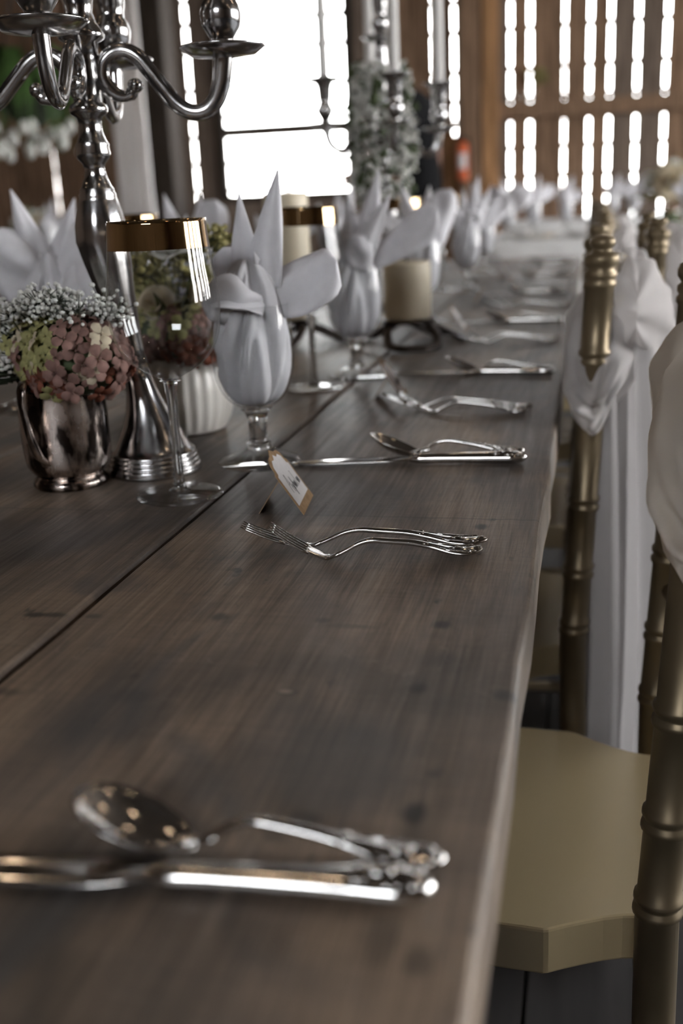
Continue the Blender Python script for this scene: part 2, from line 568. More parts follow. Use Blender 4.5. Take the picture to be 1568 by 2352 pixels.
opens = [(.7, 1.6), (2.1, 3.0), (3.5, 4.4), (4.9, 5.8), (6.3, 7.2)]
yy = YN
for a, b_ in opens + [(WALLY, None)]:
    wr.box((XR + .05, (yy + a) / 2, HC / 2), (.1, a - yy, HC))
    if b_ is None: break
    wr.box((XR + .05, (a + b_) / 2, OZ0 / 2), (.1, b_ - a, OZ0))
    wr.box((XR + .05, (a + b_) / 2, (OZ1 + HC) / 2), (.1, b_ - a, HC - OZ1))
    yy = b_
struct(wr.build('wall_right', 'barn3', smooth=False))
wn = MB()
GX0, GX1, GZ0, GZ1 = -1.7, 0.4, 2.75, 3.85   # unseen opening added high in the near gable to brighten napkin fronts
wn.box(((XL + GX0) / 2, YN - .05, HC / 2), (GX0 - XL, .1, HC))
wn.box(((XR + GX1) / 2, YN - .05, HC / 2), (XR - GX1, .1, HC))
wn.box(((GX0 + GX1) / 2, YN - .05, GZ0 / 2), (GX1 - GX0, .1, GZ0))
wn.box(((GX0 + GX1) / 2, YN - .05, (GZ1 + HC) / 2), (GX1 - GX0, .1, HC - GZ1))
struct(wn.build('wall_front', 'barn3', smooth=False))
struct(MB().box((0, 4, -.5), (120, 120, .1)).build('ground', 'ground', smooth=False))

# far wall: upright boards with daylight between them
wb = thing('wall_back', 'barn wall of upright boards with daylight gaps between them', 'wall'); del wb['category']
struct(wb)
# window opening measured on the far wall
WX0, WX1 = Pl(512, 250, WALLY).x, Pl(800, 250, WALLY).x
WZ0, WZ1 = Pl(650, 443, WALLY).z, 3.1
gaps = []                                       # (x, width)
for px in (125, 165): gaps.append((Pl(px, 370, WALLY).x,   .012 if px == 125 else .005))
gaps.append((Pl(440, 250, WALLY).x, .020))
gaps.append((Pl(848, 100, WALLY).x, .018))
for px in (995, 1042): gaps.append((Pl(px, 100, WALLY).x, .018))
for px, g in ((1172, .018), (1217, .024), (1297, .010), (1355, .017), (1401, .017), (1464, .018), (1530, .018)):
    gaps.append((Pl(px, 130, WALLY).x, g))
x = gaps[-1][0]
while x < XR - .3:
    x += random.uniform(.2, .32); gaps.append((x, .018))
x = gaps[0][0]
while x > XL + .4:
    x -= random.uniform(.22, .34); gaps.append((x, .003))
extra = [(Pl(px, 100, WALLY).x, .0006) for px in (360, 480, 900, 945, 1095, 1135)]
gaps = sorted(gaps + extra)
xs = [(XL, gaps[0][0] - gaps[0][1] / 2)]
for i, (gx, gw) in enumerate(gaps):
    nx = gaps[i + 1][0] - gaps[i + 1][1] / 2 if i + 1 < len(gaps) else XR
    xs.append((gx + gw / 2, nx))


def board(x0, x1, z0, z1, m):
    b = MB()
    n = 8
    L, R = [], []
    for i in range(n + 1):
        z = z0 + (z1 - z0) * i / n
        L.append((x0 + random.uniform(-.003, .003), z)); R.append((x1 + random.uniform(-.003, .003), z))
    d = random.uniform(-.006, .006)
    for yy in (WALLY - .012 + d, WALLY + .012 + d):
        pass
    rows = [[(l[0], WALLY - .012 + d, l[1]), (r[0], WALLY - .012 + d, r[1]), (r[0], WALLY + .012 + d, r[1]), (l[0], WALLY + .012 + d, l[1])]
            for l, r in zip(L, R)]
    b.sheet(rows, closed=True)
    nn = len(b.v)
    b.f += [(3, 2, 1, 0), (nn - 4, nn - 3, nn - 2, nn - 1)]
    b.build('board', m, wb, smooth=False)


for x0, x1 in xs:
    if x1 - x0 < .02: continue
    m = random.choice(['barn', 'barn', 'barn3'])
    segs = [(x0, x1, True)]
    if x1 > WX0 and x0 < WX1:
        segs = []
        if x0 < WX0: segs.append((x0, WX0, True))
        if x1 > WX1: segs.append((WX1, x1, True))
        board(max(x0, WX0), min(x1, WX1), 0, WZ0, m)
        board(max(x0, WX0), min(x1, WX1), WZ1, HC, m)
    for a, b_, _ in segs: board(a, b_, 0, HC, m)
# thin battens nailed across the outside: they pinch the strips of light into beads
z = .35
while z < HC - .1:
    MB().box(((XL + XR) / 2, WALLY + .03, z), (XR - XL, .016, random.uniform(.040, .056))).build('batten', 'barn3', wb, smooth=False)
    z += random.choice((.17, .19, .24, .32))

# window in the far wall
w1 = thing('window_1', 'tall barn window glaring with daylight behind the candelabra', 'window', (0, WALLY, 0)); del w1['category']
struct(w1)
for xx, ww in ((WX0 - .03, .09), (WX1 + .03, .09)):
    MB().box((xx, -.03, (WZ0 + WZ1) / 2), (ww, .07, WZ1 - WZ0 + .1)).build('jamb', 'post', w1, smooth=False, bevel=.004)
MB().box(((WX0 + WX1) / 2, -.03, WZ0 - .03), (WX1 - WX0, .08, .06)).build('sill', 'post', w1, smooth=False, bevel=.004)
zr = Pl(650, 292, WALLY).z
MB().box(((WX0 + WX1) / 2, -.02, zr), (WX1 - WX0, .05, .06)).build('meeting_rail', 'post', w1, smooth=False, bevel=.004)
MB().box(((WX0 + WX1) / 2, -.03, WZ1 + .03), (WX1 - WX0, .08, .06)).build('lintel', 'post', w1, smooth=False, bevel=.004)
MB().box(((WX0 + WX1) / 2, 0.0, (WZ0 + WZ1) / 2), (WX1 - WX0, .004, WZ1 - WZ0)).build('pane', 'glass', w1, smooth=False)

# timber frame of the far wall
zr2 = Pl(1340, 245, WALLY - .06).z
struct(MB().box(((Pl(1060, 240, WALLY).x + XR) / 2, WALLY - .07, zr2), (XR - Pl(1060, 240, WALLY).x, .10, .13)).build('trim_2', 'barn', smooth=False, bevel=.006))
xp = Pl(1100, 200, WALLY - .15).x
o = MB().box((xp - .07, WALLY - .17, HC / 2), (.17, .20, HC)).build('support_post', 'barn', smooth=False, bevel=.008)
tag(o, 'brown timber post on the far wall right of the second candelabra', 'post')
o = MB().box((xp + .10, WALLY - .15, HC / 2), (.13, .16, HC)).build('support_post', 'barn2', smooth=False, bevel=.008)  # orange right side of the brown post, its lit tone painted in
tag(o, 'timber post tinted a lit orange-brown against the right side of the dull brown wall post', 'post')
xp = Pl(355, 250, WALLY - .6).x
o = MB().box((xp, WALLY - .6, HC / 2), (.36, .3, HC)).build('support_post', 'post', smooth=False, bevel=.01)
tag(o, 'thick near-black timber post beside the white curtain', 'post')
o = MB().box((Pl(1034, 370, WALLY - .1).x, WALLY - .1, .85), (.11, .08, 1.2)).build('wall_stud', 'barn2', smooth=False, bevel=.006)  # lit board: the warm light is in its colour
tag(o, 'short stud tinted a lit orange-tan left of the red fire extinguisher', 'stud')

# white curtain hanging left of the dark post
cu = MB()
rows = []
yc = 8.6
xa, xb = Pl(250, 200, yc).x, Pl(328, 200, yc).x
for i in range(14):
    z = .05 + (HC - .4) * i / 13
    wv = 1.0 if i < 13 else .8
    rows.append([(xa + (xb - xa) * k / 30 * (1 if z > 1 else 1.06), yc + .035 * sin(k * 1.9) * wv + .01 * sin(k * .7 + z), z) for k in range(31)])
cu.sheet(rows)
o = cu.build('curtain', 'curtain', solid=.003)
tag(o, 'long white gathered curtain hanging left of the thick dark post', 'curtain')
o = MB().tube([(xa - .15, yc, HC - .36), (xb + .15, yc, HC - .36)], .015, 8).build('curtain_rod', 'iron')
tag(o, 'dark rod the white curtain hangs from, below the ceiling', 'rod')
o['kind'] = 'structure'; del o['category']; o.name = 'trim_3'

# bulbs strung under the ceiling (they make the warm sparkles in the silver)
def string_light(y, z, x0, x1, n, label):
    t = thing('string_light', label, 'lights', (0, 0, 0), group=None)
    pts = [(x0 + (x1 - x0) * i / (n * 4), y, z - .25 * sin(PI * i / (n * 4)) ) for i in range(n * 4 + 1)]
    MB().tube(pts, .004, 5).build('cord', 'rubber', t)
    for i in range(n):
        p = pts[i * 4 + 2]
        MB().lathe([(.012, -.03), (.014, 0)], 10, p).build('socket', 'rubber', t)
        MB().blob((p[0], p[1], p[2] - .06), .032, 0, (1, 1, 1.15), 10, 8).build('bulb', 'bulb', t)
    return t


string_light(0.2, 3.5, -4.5, 4.5, 6, 'string of warm bulbs under the ceiling, nearest to the viewer')
string_light(2.6, 3.7, -4.5, 4.5, 6, 'string of warm bulbs under the ceiling above the middle of the long table')
string_light(5.6, 3.9, -4.5, 4.5, 6, 'string of warm bulbs under the ceiling before the far tables')

# ------------------------------------------------------------------ the long table
tb = thing('farm_table', 'long weathered brown plank table laid for a wedding meal', 'table', (0, 0, 0))
TX = [-.931, -.631, -.331, -.031]
Y0, Y1 = -.75, 4.22
for i in range(3):
    b = MB()
    n = 60
    x0, x1 = TX[i] + .0022, TX[i + 1] - .0022
    rows = []
    for k in range(n + 1):
        y = Y0 + (Y1 - Y0) * k / n
        a = random.uniform(-.0009, .0009); c = random.uniform(-.0016, .0016) if i == 2 else random.uniform(-.0009, .0009)
        e = .004
        rows.append([(x0 + a, y, TZ - .042), (x0 + a, y, TZ - e), (x0 + a + e * .4, y, TZ - e * .3), (x0 + a + e, y, TZ),
                     (x0 * .66 + x1 * .34, y, TZ), (x0 * .34 + x1 * .66, y, TZ),
                     (x1 + c - e, y, TZ), (x1 + c - e * .4, y, TZ - e * .3), (x1 + c, y, TZ - e), (x1 + c, y, TZ - .042)])
    b.sheet(rows, closed=True)
    b.f.append(tuple(range(10))[::-1]); nn = len(b.v); b.f.append(tuple(range(nn - 10, nn)))
    b.f = [q[::-1] for q in b.f]
    b.build('plank', 'table', tb, smooth=True, sharp=25)
for y in (-.45, 1.17, 2.29, 3.47):
    MB().box((-.48, y, TZ - .072), (.7, .09, .058)).build('cross_beam', 'post', tb, smooth=False, bevel=.004)
    for xx in (-.75, -.21):
        MB().box((xx, y, (TZ - .1) / 2), (.08, .08, TZ - .1)).build('leg', 'post', tb, smooth=False, bevel=.004)


# ------------------------------------------------------------------ chairs
def chair_parts(t):
    SZ = .43
    lean = lambda z: (.098 + (0.0 if z < .43 else (z - .43) * .05) + (.03 * (.43 - z) if z < .43 else 0), 0)

    def ringed(r, z0, z1, rings, top):
        pr = [(r * .8, z0), (r, z0 + .01)]
        for q in sorted(rings):
            for dz in (-.0055, .0055):
                pr += [(r, q + dz - .0045), (r * 1.14, q + dz - .002), (r * 1.14, q + dz + .002), (r, q + dz + .0045)]
        if top:
            zt = z1
            pr += [(r, zt - .058), (r * 1.13, zt - .055), (r * 1.13, zt - .051), (r * 1.0, zt - .048), (r * 1.13, zt - .045), (r * 1.13, zt - .040),
                   (r * .92, zt - .037), (r * 1.16, zt - .031), (r * 1.2, zt - .025), (r * 1.12, zt - .020), (r * .7, zt - .018), (r * .62, zt - .014),
                   (r * .82, zt - .011), (r * .86, zt - .006), (r * .7, zt - .0015), (r * .3, zt)]
        else:
            pr += [(r, z1)]
        return pr
    for sy in (-1, 1):
        MB().lathe(ringed(.0165, 0, .945, (.14, .30, .477, .55, .636, .81), True), 20, (0, sy * .178, 0), path=lean).build('back_post', 'gold', t)
        MB().lathe(ringed(.015, 0, SZ - .03, (.14, .30, .38), False), 14, (-.235, sy * .165, 0)).build('front_leg', 'gold', t)
        MB().tube([(-.235, sy * .165, .22), (.1, sy * .178, .22)], .009, 8).build('stretcher', 'gold', t)
    MB().tube([(-.235, -.165, .25), (-.235, .165, .25)], .009, 8).build('stretcher', 'gold', t)
    # bowed rails and spindles of the back
    def bow(u): return .028 * (1 - u * u)
    for z, nm in ((.905, 'top_rail'), (.865, 'top_rail'), (.60, 'lower_rail')):
        lx = lean(z)[0]
        MB().tube([(lx + bow(u / 6), .178 * u / 6, z) for u in range(-6, 7)], .0095, 10).build(nm, 'gold', t)
    for u in (-.66, -.33, 0, .33, .66):
        pr = ringed(.0072, 0, .27, (.07, .135, .2), False)
        MB().lathe(pr, 10, (0, .178 * u, .597), path=lambda z, u=u: (lean(z + .597)[0] + bow(u), 0)).build('spindle', 'gold', t)
    # seat: straight cheeks at the front, drawn in by a curve towards the back
    half = [(-.27, .0), (-.27, .12), (-.262, .158), (-.245, .168), (-.10, .168), (.014, .168), (.018, .1665), (.030, .159), (.045, .1505), (.060, .1425), (.075, .1365), (.088, .1335),
            (.100, .133), (.104, .129), (.105, .115)]
    out = half[1:] + [(a, -b) for a, b in half[1:]][::-1]
    b = MB().prism(out[::-1], SZ - .043, SZ)
    b.build('seat', 'goldseat', t, smooth=False, bevel=.0025)


ch0 = thing('chiavari_chair', 'gold bamboo-style chair nearest the viewer, its seat showing at lower right', 'chair', (-.031, .905, 0), -.048, 'gold chairs along the right of the long table')
chair_parts(ch0)
chairs = [(-.031, .905, -.048)]
CH = [('gold chair pushed in behind the nearest one, its ringed post in plain view', -.1123, 1.435, .01),
      ('gold chair third from the viewer, pulled out further than its neighbours', -.02, 1.985, .0),
      ('gold chair fourth from the viewer, pushed in tight to the table', -.098, 2.60, .02),
      ('gold chair fifth from the viewer along the long table', -.09, 3.18, .0),
      ('gold chair sixth and farthest from the viewer by the table end', -.11, 3.76, .03)]
for lb, x, y, r in CH:
    copy_tree(ch0, lb, (x, y, 0), r)
    chairs.append((x, y, r))


# tulle sash tied round each chair back, its tails hanging to the floor
def sash(i, label, m, z_lo=.745, z_hi=.865, veil=True, seed=1, puff_=1.0):
    x, y, r = chairs[i]
    t = thing('chair_sash', label, 'sash', (x, y, 0), r, 'tulle sashes on the chair backs')
    rows = []
    nz, na = 16, 72
    for k in range(nz):
        v = k / (nz - 1)
        row = []
        puff = sin(PI * v) ** .6
        for a in range(na):
            g = 2 * PI * a / na
            cx, cy = cos(g), sin(g)
            ry = .197 + .016 * puff
            rx = .020 + .034 * puff * (1 if cx < 0 else .6)
            e = 2.6
            q = (abs(cx) ** e + abs(cy) ** e) ** (-1 / e)
            rip = 1 + (.05 * sin(5 * g + 9 * v + seed) + .03 * sin(2.5 * g + 22 * v) + .02 * sin(13 * g - 15 * v)) * puff
            z = z_lo + (z_hi - .055 * abs(cy) ** 5 - z_lo) * v
            xx = .112 + rx * cx * q * rip + .028 * (1 - (cy * q) ** 2 if abs(cy * q) < 1 else 0)
            row.append((xx, ry * cy * q * rip, z - .03 * abs(cy) ** 3 + .004 * sin(7 * g + seed)))
        rows.append(row)
    MB().sheet(rows, closed=True).build('sash_band', m, t)
    zk = (z_lo + z_hi) / 2 - .01
    MB().blob((.178, 0, zk), .03, 0, (.8, 1, 1.1), 14, 10).build('knot', m, t)
    for sy in (-1, 1):
        rows = []
        for k in range(12):
            v = k / 11
            row = []
            for a in range(60):
                g = 2 * PI * a / 60
                ww = .062 * puff_ * sin(PI * min(1, .10 + v * .84)) ** .7
                rf = 1 + (.10 * sin(3 * g + seed + 2 * v) + .055 * sin(8 * g + 5 * v + seed * 2) + .03 * sin(17 * g - 9 * v)) * sin(PI * min(1, .15 + v))
                row.append((.175 + .040 * sin(g) * sin(PI * v) * rf - .012 * v, sy * (.01 + .17 * v) + .006 * sin(6 * g + seed), zk + .010 + .11 * v + ww * cos(g) * rf - .06 * v * v))
            rows.append(row)
        MB().sheet(rows, closed=True).build('bow_loop', m, t)
    if veil:
        for j, (y0, y1, x0, zt, zb) in enumerate(((-.215, .03, .128, z_hi - .02, .02), (-.03, .205, .150, z_hi - .04, .02), (-.205, .08, .172, z_hi - .05, .02))):
            rows = []
            n = 50
            for k in range(24):
                v = k / 23
                z = zt + (zb - zt) * v
                row = []
                for a in range(n):
                    u = a / (n - 1)
                    sp = .62 + .38 * min(1, v * 2.2)
                    yy = (y0 + y1) / 2 + (u - .5) * (y1 - y0) * sp * 1.05
                    fold = .020 * sin(u * 17 + j * 2 + seed + .8 * sin(v * 3)) + .008 * sin(u * 43 + seed * 3 + v)
                    row.append((x0 + fold * (.5 + .5 * v) + .014 * sin(v * 2.4), yy, z + .02 * sin(u * 9 + seed) * (1 - v)))
                rows.append(row)
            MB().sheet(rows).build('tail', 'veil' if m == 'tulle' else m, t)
    return t


sash(0, 'ivory tulle sash of the nearest chair, cut off by the right edge', 'tulle2', .765, .885, False, 2, .6)
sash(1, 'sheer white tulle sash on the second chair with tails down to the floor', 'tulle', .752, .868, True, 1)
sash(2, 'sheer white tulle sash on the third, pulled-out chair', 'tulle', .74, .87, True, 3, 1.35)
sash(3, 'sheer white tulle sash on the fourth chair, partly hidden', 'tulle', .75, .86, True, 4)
sash(4, 'sheer white tulle sash on the fifth chair, partly hidden', 'tulle', .75, .86, False, 5)

# ------------------------------------------------------------------ cutlery
def loft(rows):
    """rows: (x, z, half width, half thickness)"""
    v, f = [], []
    n = 12
    for x, z, w_, th in rows:
        for k in range(n):
            a = 2 * PI * k / n
            v.append((x, w_ * cos(a), z + th * sin(a)))
    for i in range(len(rows) - 1):
        for k in range(n):
            f.append((i * n + k, (i + 1) * n + k, (i + 1) * n + (k + 1) % n, i * n + (k + 1) % n))
    f.append(tuple(range(n)))
    f.append(tuple((len(rows) - 1) * n + k for k in range(n))[::-1])
    return MB().add(v, f)


def sm4(rows, n=4):
    out = []
    P = [Vector((r[0], r[1], r[2], r[3])) for r in rows]
    for i in range(len(P) - 1):
        p0, p1, p2, p3 = P[max(i - 1, 0)], P[i], P[i + 1], P[min(i + 2, len(P) - 1)]
        for k in range(n):
            t = k / n
            q = 0.5 * ((2 * p1) + (p2 - p0) * t + (2 * p0 - 5 * p1 + 4 * p2 - p3) * t * t + (3 * p1 - p0 - 3 * p2 + p3) * t ** 3)
            out.append((q[0], q[1], max(q[2], .0004), max(q[3], .0003)))
    out.append(tuple(P[-1]))
    return out


def flatware_handle(t, L, arch):
    k = L / .2
    rows = [(0.0, .0060, .0012, .0010), (-.003 * k, .0060, .0048, .0019), (-.010 * k, .0055, .0080, .0023), (-.019 * k, .005, .0092, .0024), (-.032 * k, .0062, .0078, .0023),
            (-.046 * k, .0090, .0050, .0024), (-.064 * k, .0122, .0034, .0023), (-L * .45, arch - .0008, .0028, .0022), (-L * .52, arch, .0026, .0021),
            (-L * .58, arch * .86, .0026, .0020), (-L * .635, arch * .56, .0027, .0020), (-L * .69, arch * .27, .0030, .0019)]
    h = loft(sm4(rows)).build('handle', 'silver', t)
    # raised shell and scrolls at the end of the handle
    d = MB()
    d.blob((-.005 * k, 0, .0072), .0036, 0, (1.1, .8, .45), 8, 5)
    for s in (-1, 1):
        d.blob((-.011 * k, s * .0054, .0068), .0026, 0, (1.6, .7, .5), 7, 5)
        d.blob((-.018 * k, s * .0068, .0064), .0023, 0, (2.0, .6, .5), 7, 5)
        d.tube([(-.016 * k, s * .0078, .0064), (-.032 * k, s * .0066, .0078), (-.048 * k, s * .0038, .0108)], .0008, 5)
        d.blob((-.054 * k, s * .0028, .0122), .0019, 0, (1.6, .8, .6), 7, 5)
    d.blob((-.026 * k, 0, .0078), .0020, 0, (3.0, .8, .4), 7, 5)
    d.build('ornament', 'silver', h)
    return h


def make_fork(label, L, loc, rz, group):
    t = thing('dinner_fork' if L > .17 else 'salad_fork', label, 'fork', loc, rz, group)
    flatware_handle(t, L, .0150)
    hw = .0085 if L > .17 else .0092
    zt = .0205 if L > .17 else .0285
    x0, x1, xt = -L * .675, -L * .735, -L
    def zz(x):                       # side view: touches the table under the root of the tines, then sweeps up
        u = max(0.0, (x1 - x) / (x1 - xt))
        return .0028 + (zt - .0028) * (.62 * u + .38 * u * u)
    xe = x1 + (xt - x1) * .36
    rows = [(x0, .0056, .0028, .0019), (-L * .705, .0034, .0040, .0016), (x1, zz(x1), hw * .74, .0013), (x1 + (xt - x1) * .14, zz(x1 + (xt - x1) * .14), hw * .97, .0012),
            (xe, zz(xe), hw, .0011)]
    loft(sm4(rows)).build('head', 'silver', t)
    for k in range(4):
        y = hw * (-.83 + 1.66 * k / 3)
        pts = []
        for i in range(8):
            x = xe + .002 + (xt - xe - .002) * i / 7
            pts.append((x, y * (1 + .05 * sin(PI * i / 7)), zz(x)))
        MB().tube(pts, [.0018, .0018, .0017, .0016, .0015, .0014, .0012, .0006], 7, .7).build('tine', 'silver', t)
    return t


def make_spoon(label, L, loc, rz, group):
    t = thing('teaspoon', label, 'spoon', loc, rz, group)
    flatware_handle(t, L, .0165)
    xb = -L * .68
    bl = L + xb + .004
    nr, na = 9, 32
    v, f = [], []
    c = (xb - bl / 2)
    for side, off in ((0, 0.0), (1, .0010)):
        for i in range(nr + 1):
            q = i / nr
            for a in range(na):
                g = 2 * PI * a / na
                rx, ry = bl / 2 * q, (.0170 - .0025 * cos(g)) * q
                dx = rx * cos(g)
                v.append((c + dx, ry * sin(g), .0125 - dx * .40 - .0095 * (1 - q ** 2.2) + off))
    m = (nr + 1) * na
    for s in (0, 1):
        for i in range(nr):
            for a in range(na):
                q = (s * m + i * na + a, s * m + i * na + (a + 1) % na, s * m + (i + 1) * na + (a + 1) % na, s * m + (i + 1) * na + a)
                f.append(q if s == 0 else q[::-1])
    for a in range(na):
        f.append((nr * na + a, nr * na + (a + 1) % na, m + nr * na + (a + 1) % na, m + nr * na + a))
    mb = MB().add(v, f)
    mn = min(p[2] for p in mb.v)
    mb.v = [(p[0], p[1], p[2] - mn + .0004) for p in mb.v]
    mb.build('bowl', 'silver', t)
    loft(sm4([(xb + .008, .0068, .0029, .0020), (xb, .0058, .0030, .0018), (xb - .006, .0052, .0042, .0013), (xb - .013, .0046, .0030, .0006)])).build('neck', 'silver', t)
    return t


def make_knife(label, L, loc, rz, group):
    t = thing('dinner_knife', label, 'knife', loc, rz, group)
    hl = L * .47
    rows = [(0, .0065, .0015, .0015), (-.004, .0065, .0070, .0045), (-.014, .0068, .0100, .0060), (-.028, .0066, .0092, .0060), (-.050, .0062, .0074, .0056), (-hl * .8, .0060, .0062, .0052),
            (-hl + .006, .0060, .0066, .0052), (-hl, .0058, .0055, .0042), (-hl - .005, .0056, .0040, .0026)]
    h = loft(sm4(rows)).build('handle', 'silver', t)
    d = MB()
    for s in (-1, 1):
        d.blob((-.008, s * .0055, .0105), .0028, 0, (1.4, .8, .5), 7, 5)
        d.blob((-.018, s * .0072, .0108), .0026, 0, (2, .7, .5), 7, 5)
        d.blob((-.030, s * .0052, .0116), .0022, 0, (2, .7, .5), 7, 5)
    d.blob((-.022, 0, .0125), .003, 0, (2.2, .9, .4), 8, 5)
    d.build('ornament', 'silver', h)
    rows = [(-hl - .004, .0054, .0040, .0016), (-hl - .014, .0052, .0075, .0011), (-hl - .03, .0048, .0098, .0009), (-L * .8, .0035, .0098, .0008), (-L * .93, .0026, .0085, .0007), (-L * .985, .0022, .0045, .0006), (-L, .0020, .0008, .0005)]
    loft(sm4(rows)).build('blade', 'silver', t)
    return t


def aim(p, q):                 # heading so that the piece (lying along -x) runs from p to q
    return math.atan2(-(q.y - p.y), -(q.x - p.x))


GF, GK, GS = 'forks along the right side of the long table', 'knives along the right side of the long table', 'teaspoons along the right side of the long table'
# nearest knife and spoon
p, q = T(1000, 2072), T(-20, 2012)
knife0 = make_knife('out-of-focus dinner knife nearest the viewer, its handle end at the table edge', .235, p, aim(p, q), GK)
p, q = T(1024, 2002), T(200, 1935)
spoon0 = make_spoon('out-of-focus teaspoon nearest the viewer, lying behind the nearest knife', .153, p, aim(p, q), GS)
# the pair of forks in focus
p, q = T(1119, 1256), T(560, 1262)
forkB = make_fork('sharp dinner fork, the farther of the two forks below the first place card', .188, p, aim(p, q), GF)
p, q = T(1108, 1279), T(610, 1290)
forkA = make_fork('sharp salad fork, the nearer of the two forks below the first place card', .157, p, aim(p, q), GF)
rows_n = ['second', 'third', 'fourth', 'fifth', 'sixth', 'seventh']
kn = [(1209, 1064, 695, 1068), (1274, 861, None, None), (1293, 740, None, None), (1306, 674, None, None), (1314, 633, None, None), (1322, 604, None, None)]
for i, (ex, ey, qx, qy) in enumerate(kn):
    p = T(ex, ey)
    a = aim(p, T(qx, qy)) if qx else random.uniform(-.03, .03)
    copy_tree(knife0, 'dinner knife in the %s knife-and-spoon pair from the viewer' % rows_n[i], p, a)
    copy_tree(spoon0, 'teaspoon in the %s knife-and-spoon pair from the viewer' % rows_n[i], (p.x - .004, p.y + .030, TZ), a + random.uniform(-.02, .05))
fk = [(1212, 952), (1275, 787), (1301, 707), (1311, 656), (1318, 618)]
for i, (ex, ey) in enumerate(fk):
    p = T(ex, ey)
    a = random.uniform(-.02, .03) - (.05 if i == 0 else 0)
    copy_tree(forkA, 'salad fork in the %s pair of forks from the viewer' % rows_n[i], p, a)
    copy_tree(forkB, 'dinner fork in the %s pair of forks from the viewer' % rows_n[i], (p.x + .004, p.y + .024, TZ), a - .03)
copy_tree(knife0, 'dinner knife across the table at the left edge, beyond the silver mug', (-.885, 1.285, TZ), PI)
copy_tree(spoon0, 'teaspoon on the far side of the table, hidden behind the silver mug', (-.88, 1.25, TZ), PI)


# ------------------------------------------------------------------ place cards
def place_card(label, loc, rz, seed, writing=True):
    """tent card, ridge along y; the printed face slopes down to +x"""
    t = thing('place_card', label, 'card', loc, rz, 'kraft place cards along the table')
    rng = random.Random(seed)
    Wd, Lf, hh = .062, .0365, .0305
    bx = math.sqrt(Lf * Lf - hh * hh)

    def face(outline, sgn, lift):
        n = Vector((sgn * hh, 0, bx)).normalized() * lift
        return [Vector((sgn * (bx * (1 - v)), u, hh * v)) + n for u, v in outline]
    def slab(outline, sgn, lift, th, name, m, par):
        a = face(outline, sgn, lift); b_ = face(outline, sgn, lift + th)
        n = len(a)
        f = [tuple(range(n))[::-1], tuple(range(n, 2 * n))] + [(k, (k + 1) % n, n + (k + 1) % n, n + k) for k in range(n)]
        return MB().add(a + b_, f).build(name, m, par, smooth=False)
    h = Wd / 2
    # front: die-cut ornamental head standing above the fold
    fr = [(u, v * 1.42) for u, v in [(-h, .0), (h, .0), (h, .80), (h * .86, .84), (h * .80, .97), (h * .62, 1.06), (h * .30, 1.08), (0, 1.16), (-h * .30, 1.08), (-h * .62, 1.06), (-h * .80, .97), (-h * .86, .84), (-h, .80)]]
    slab(fr, 1, 0, .0005, 'front_flap', 'kraft', t)
    slab([(-h * .8, 0), (h * .8, 0), (h * .8, 1.0), (-h * .8, 1.0)], -1, -.0004, .0005, 'back_flap', 'kraft', t)
    g = h * .86
    lab = [(u, v * 1.42) for u, v in [(-g, .16), (g, .16), (g, .74), (g * .84, .77), (g * .76, .92), (g * .50, 1.0), (g * .22, .98), (0, 1.05), (-g * .22, .98), (-g * .50, 1.0), (-g * .76, .92), (-g * .84, .77), (-g, .74)]]
    lb = slab(lab, 1, .0006, .0003, 'label', 'paper', t)
    if writing:
        ink = MB()
        def stroke(uv):
            ink.tube(smoothline([face([(q[0], q[1] * 1.42)], 1, .0011)[0] for q in uv], 4), .00013, 4)
        u0 = -g * .62
        stroke([(u0, .36), (u0 + .003, .62), (u0 + .005, .70), (u0 + .006, .5), (u0 + .0075, .34)])
        stroke([(u0 + .001, .5), (u0 + .008, .53)])
        pts = []
        for k in range(26):
            pts.append((u0 + .009 + k * .0006, .42 + .07 * sin(k * 1.7) + (.16 if k in (9, 10) else 0) - (.2 if k in (4,) else 0)))
        stroke(pts)
        pts = []
        stroke([(u0 + .027, .66), (u0 + .027, .38), (u0 + .031, .36)])
        for k in range(16):
            pts.append((u0 + .031 + k * .00055, .42 + .06 * sin(k * 1.6)))
        stroke(pts)
        ink.build('handwriting', 'ink', lb)
    return t


p1 = T(703, 1184)
card = place_card('kraft and white place card with a handwritten name, nearest the viewer', (-.258, .872, TZ), .12, 1)
copy_tree(card, 'kraft and white place card, second from the viewer, by the second goblet', (-.256, 1.385, TZ), .10)
copy_tree(card, 'blurred kraft and white place card, third from the viewer, right of the short pillar candle', (-.248, 2.06, TZ), .05)
copy_tree(card, 'blurred kraft and white place card, fourth from the viewer', (-.248, 2.60, TZ), .15)
copy_tree(card, 'blurred kraft and white place card, farthest from the viewer', (-.242, 3.2, TZ), .0)

# ------------------------------------------------------------------ glasses
def wine_glass(label, loc):
    t = thing('wine_glass', label, 'glass', loc, 0, 'gold-rimmed wine glasses on the long table')
    bowl = smoothprof([(.0062, .1075), (.012, .1115), (.024, .118), (.0365, .128), (.0445, .141), (.0487, .156), (.0497, .172), (.0487, .19), (.0465, .206), (.0446, .2235)], 4)
    MB().lathe(bowl, 56, cap=(False, False)).build('bowl', 'glass', t)
    MB().lathe(smoothprof([(.0446, .2235), (.0435, .236), (.0427, .2475)], 3) + [(.0421, .2475), (.0429, .236), (.0440, .2235)], 56, cap=(False, False)).build('gold_rim', 'rimgold', t)
    st = smoothprof([(.0100, .1075), (.0068, .1065), (.0058, .1015), (.0047, .085), (.0043, .05), (.0047, .02), (.0062, .0085), (.0105, .0052)], 4)
    MB().lathe(st[::-1], 24).build('stem', 'stem', t)
    MB().lathe([(.0395, .0004), (.0408, .0012), (.0408, .0022), (.036, .0030), (.024, .0040), (.0105, .0054)], 48).build('foot', 'glass', t)
    return t


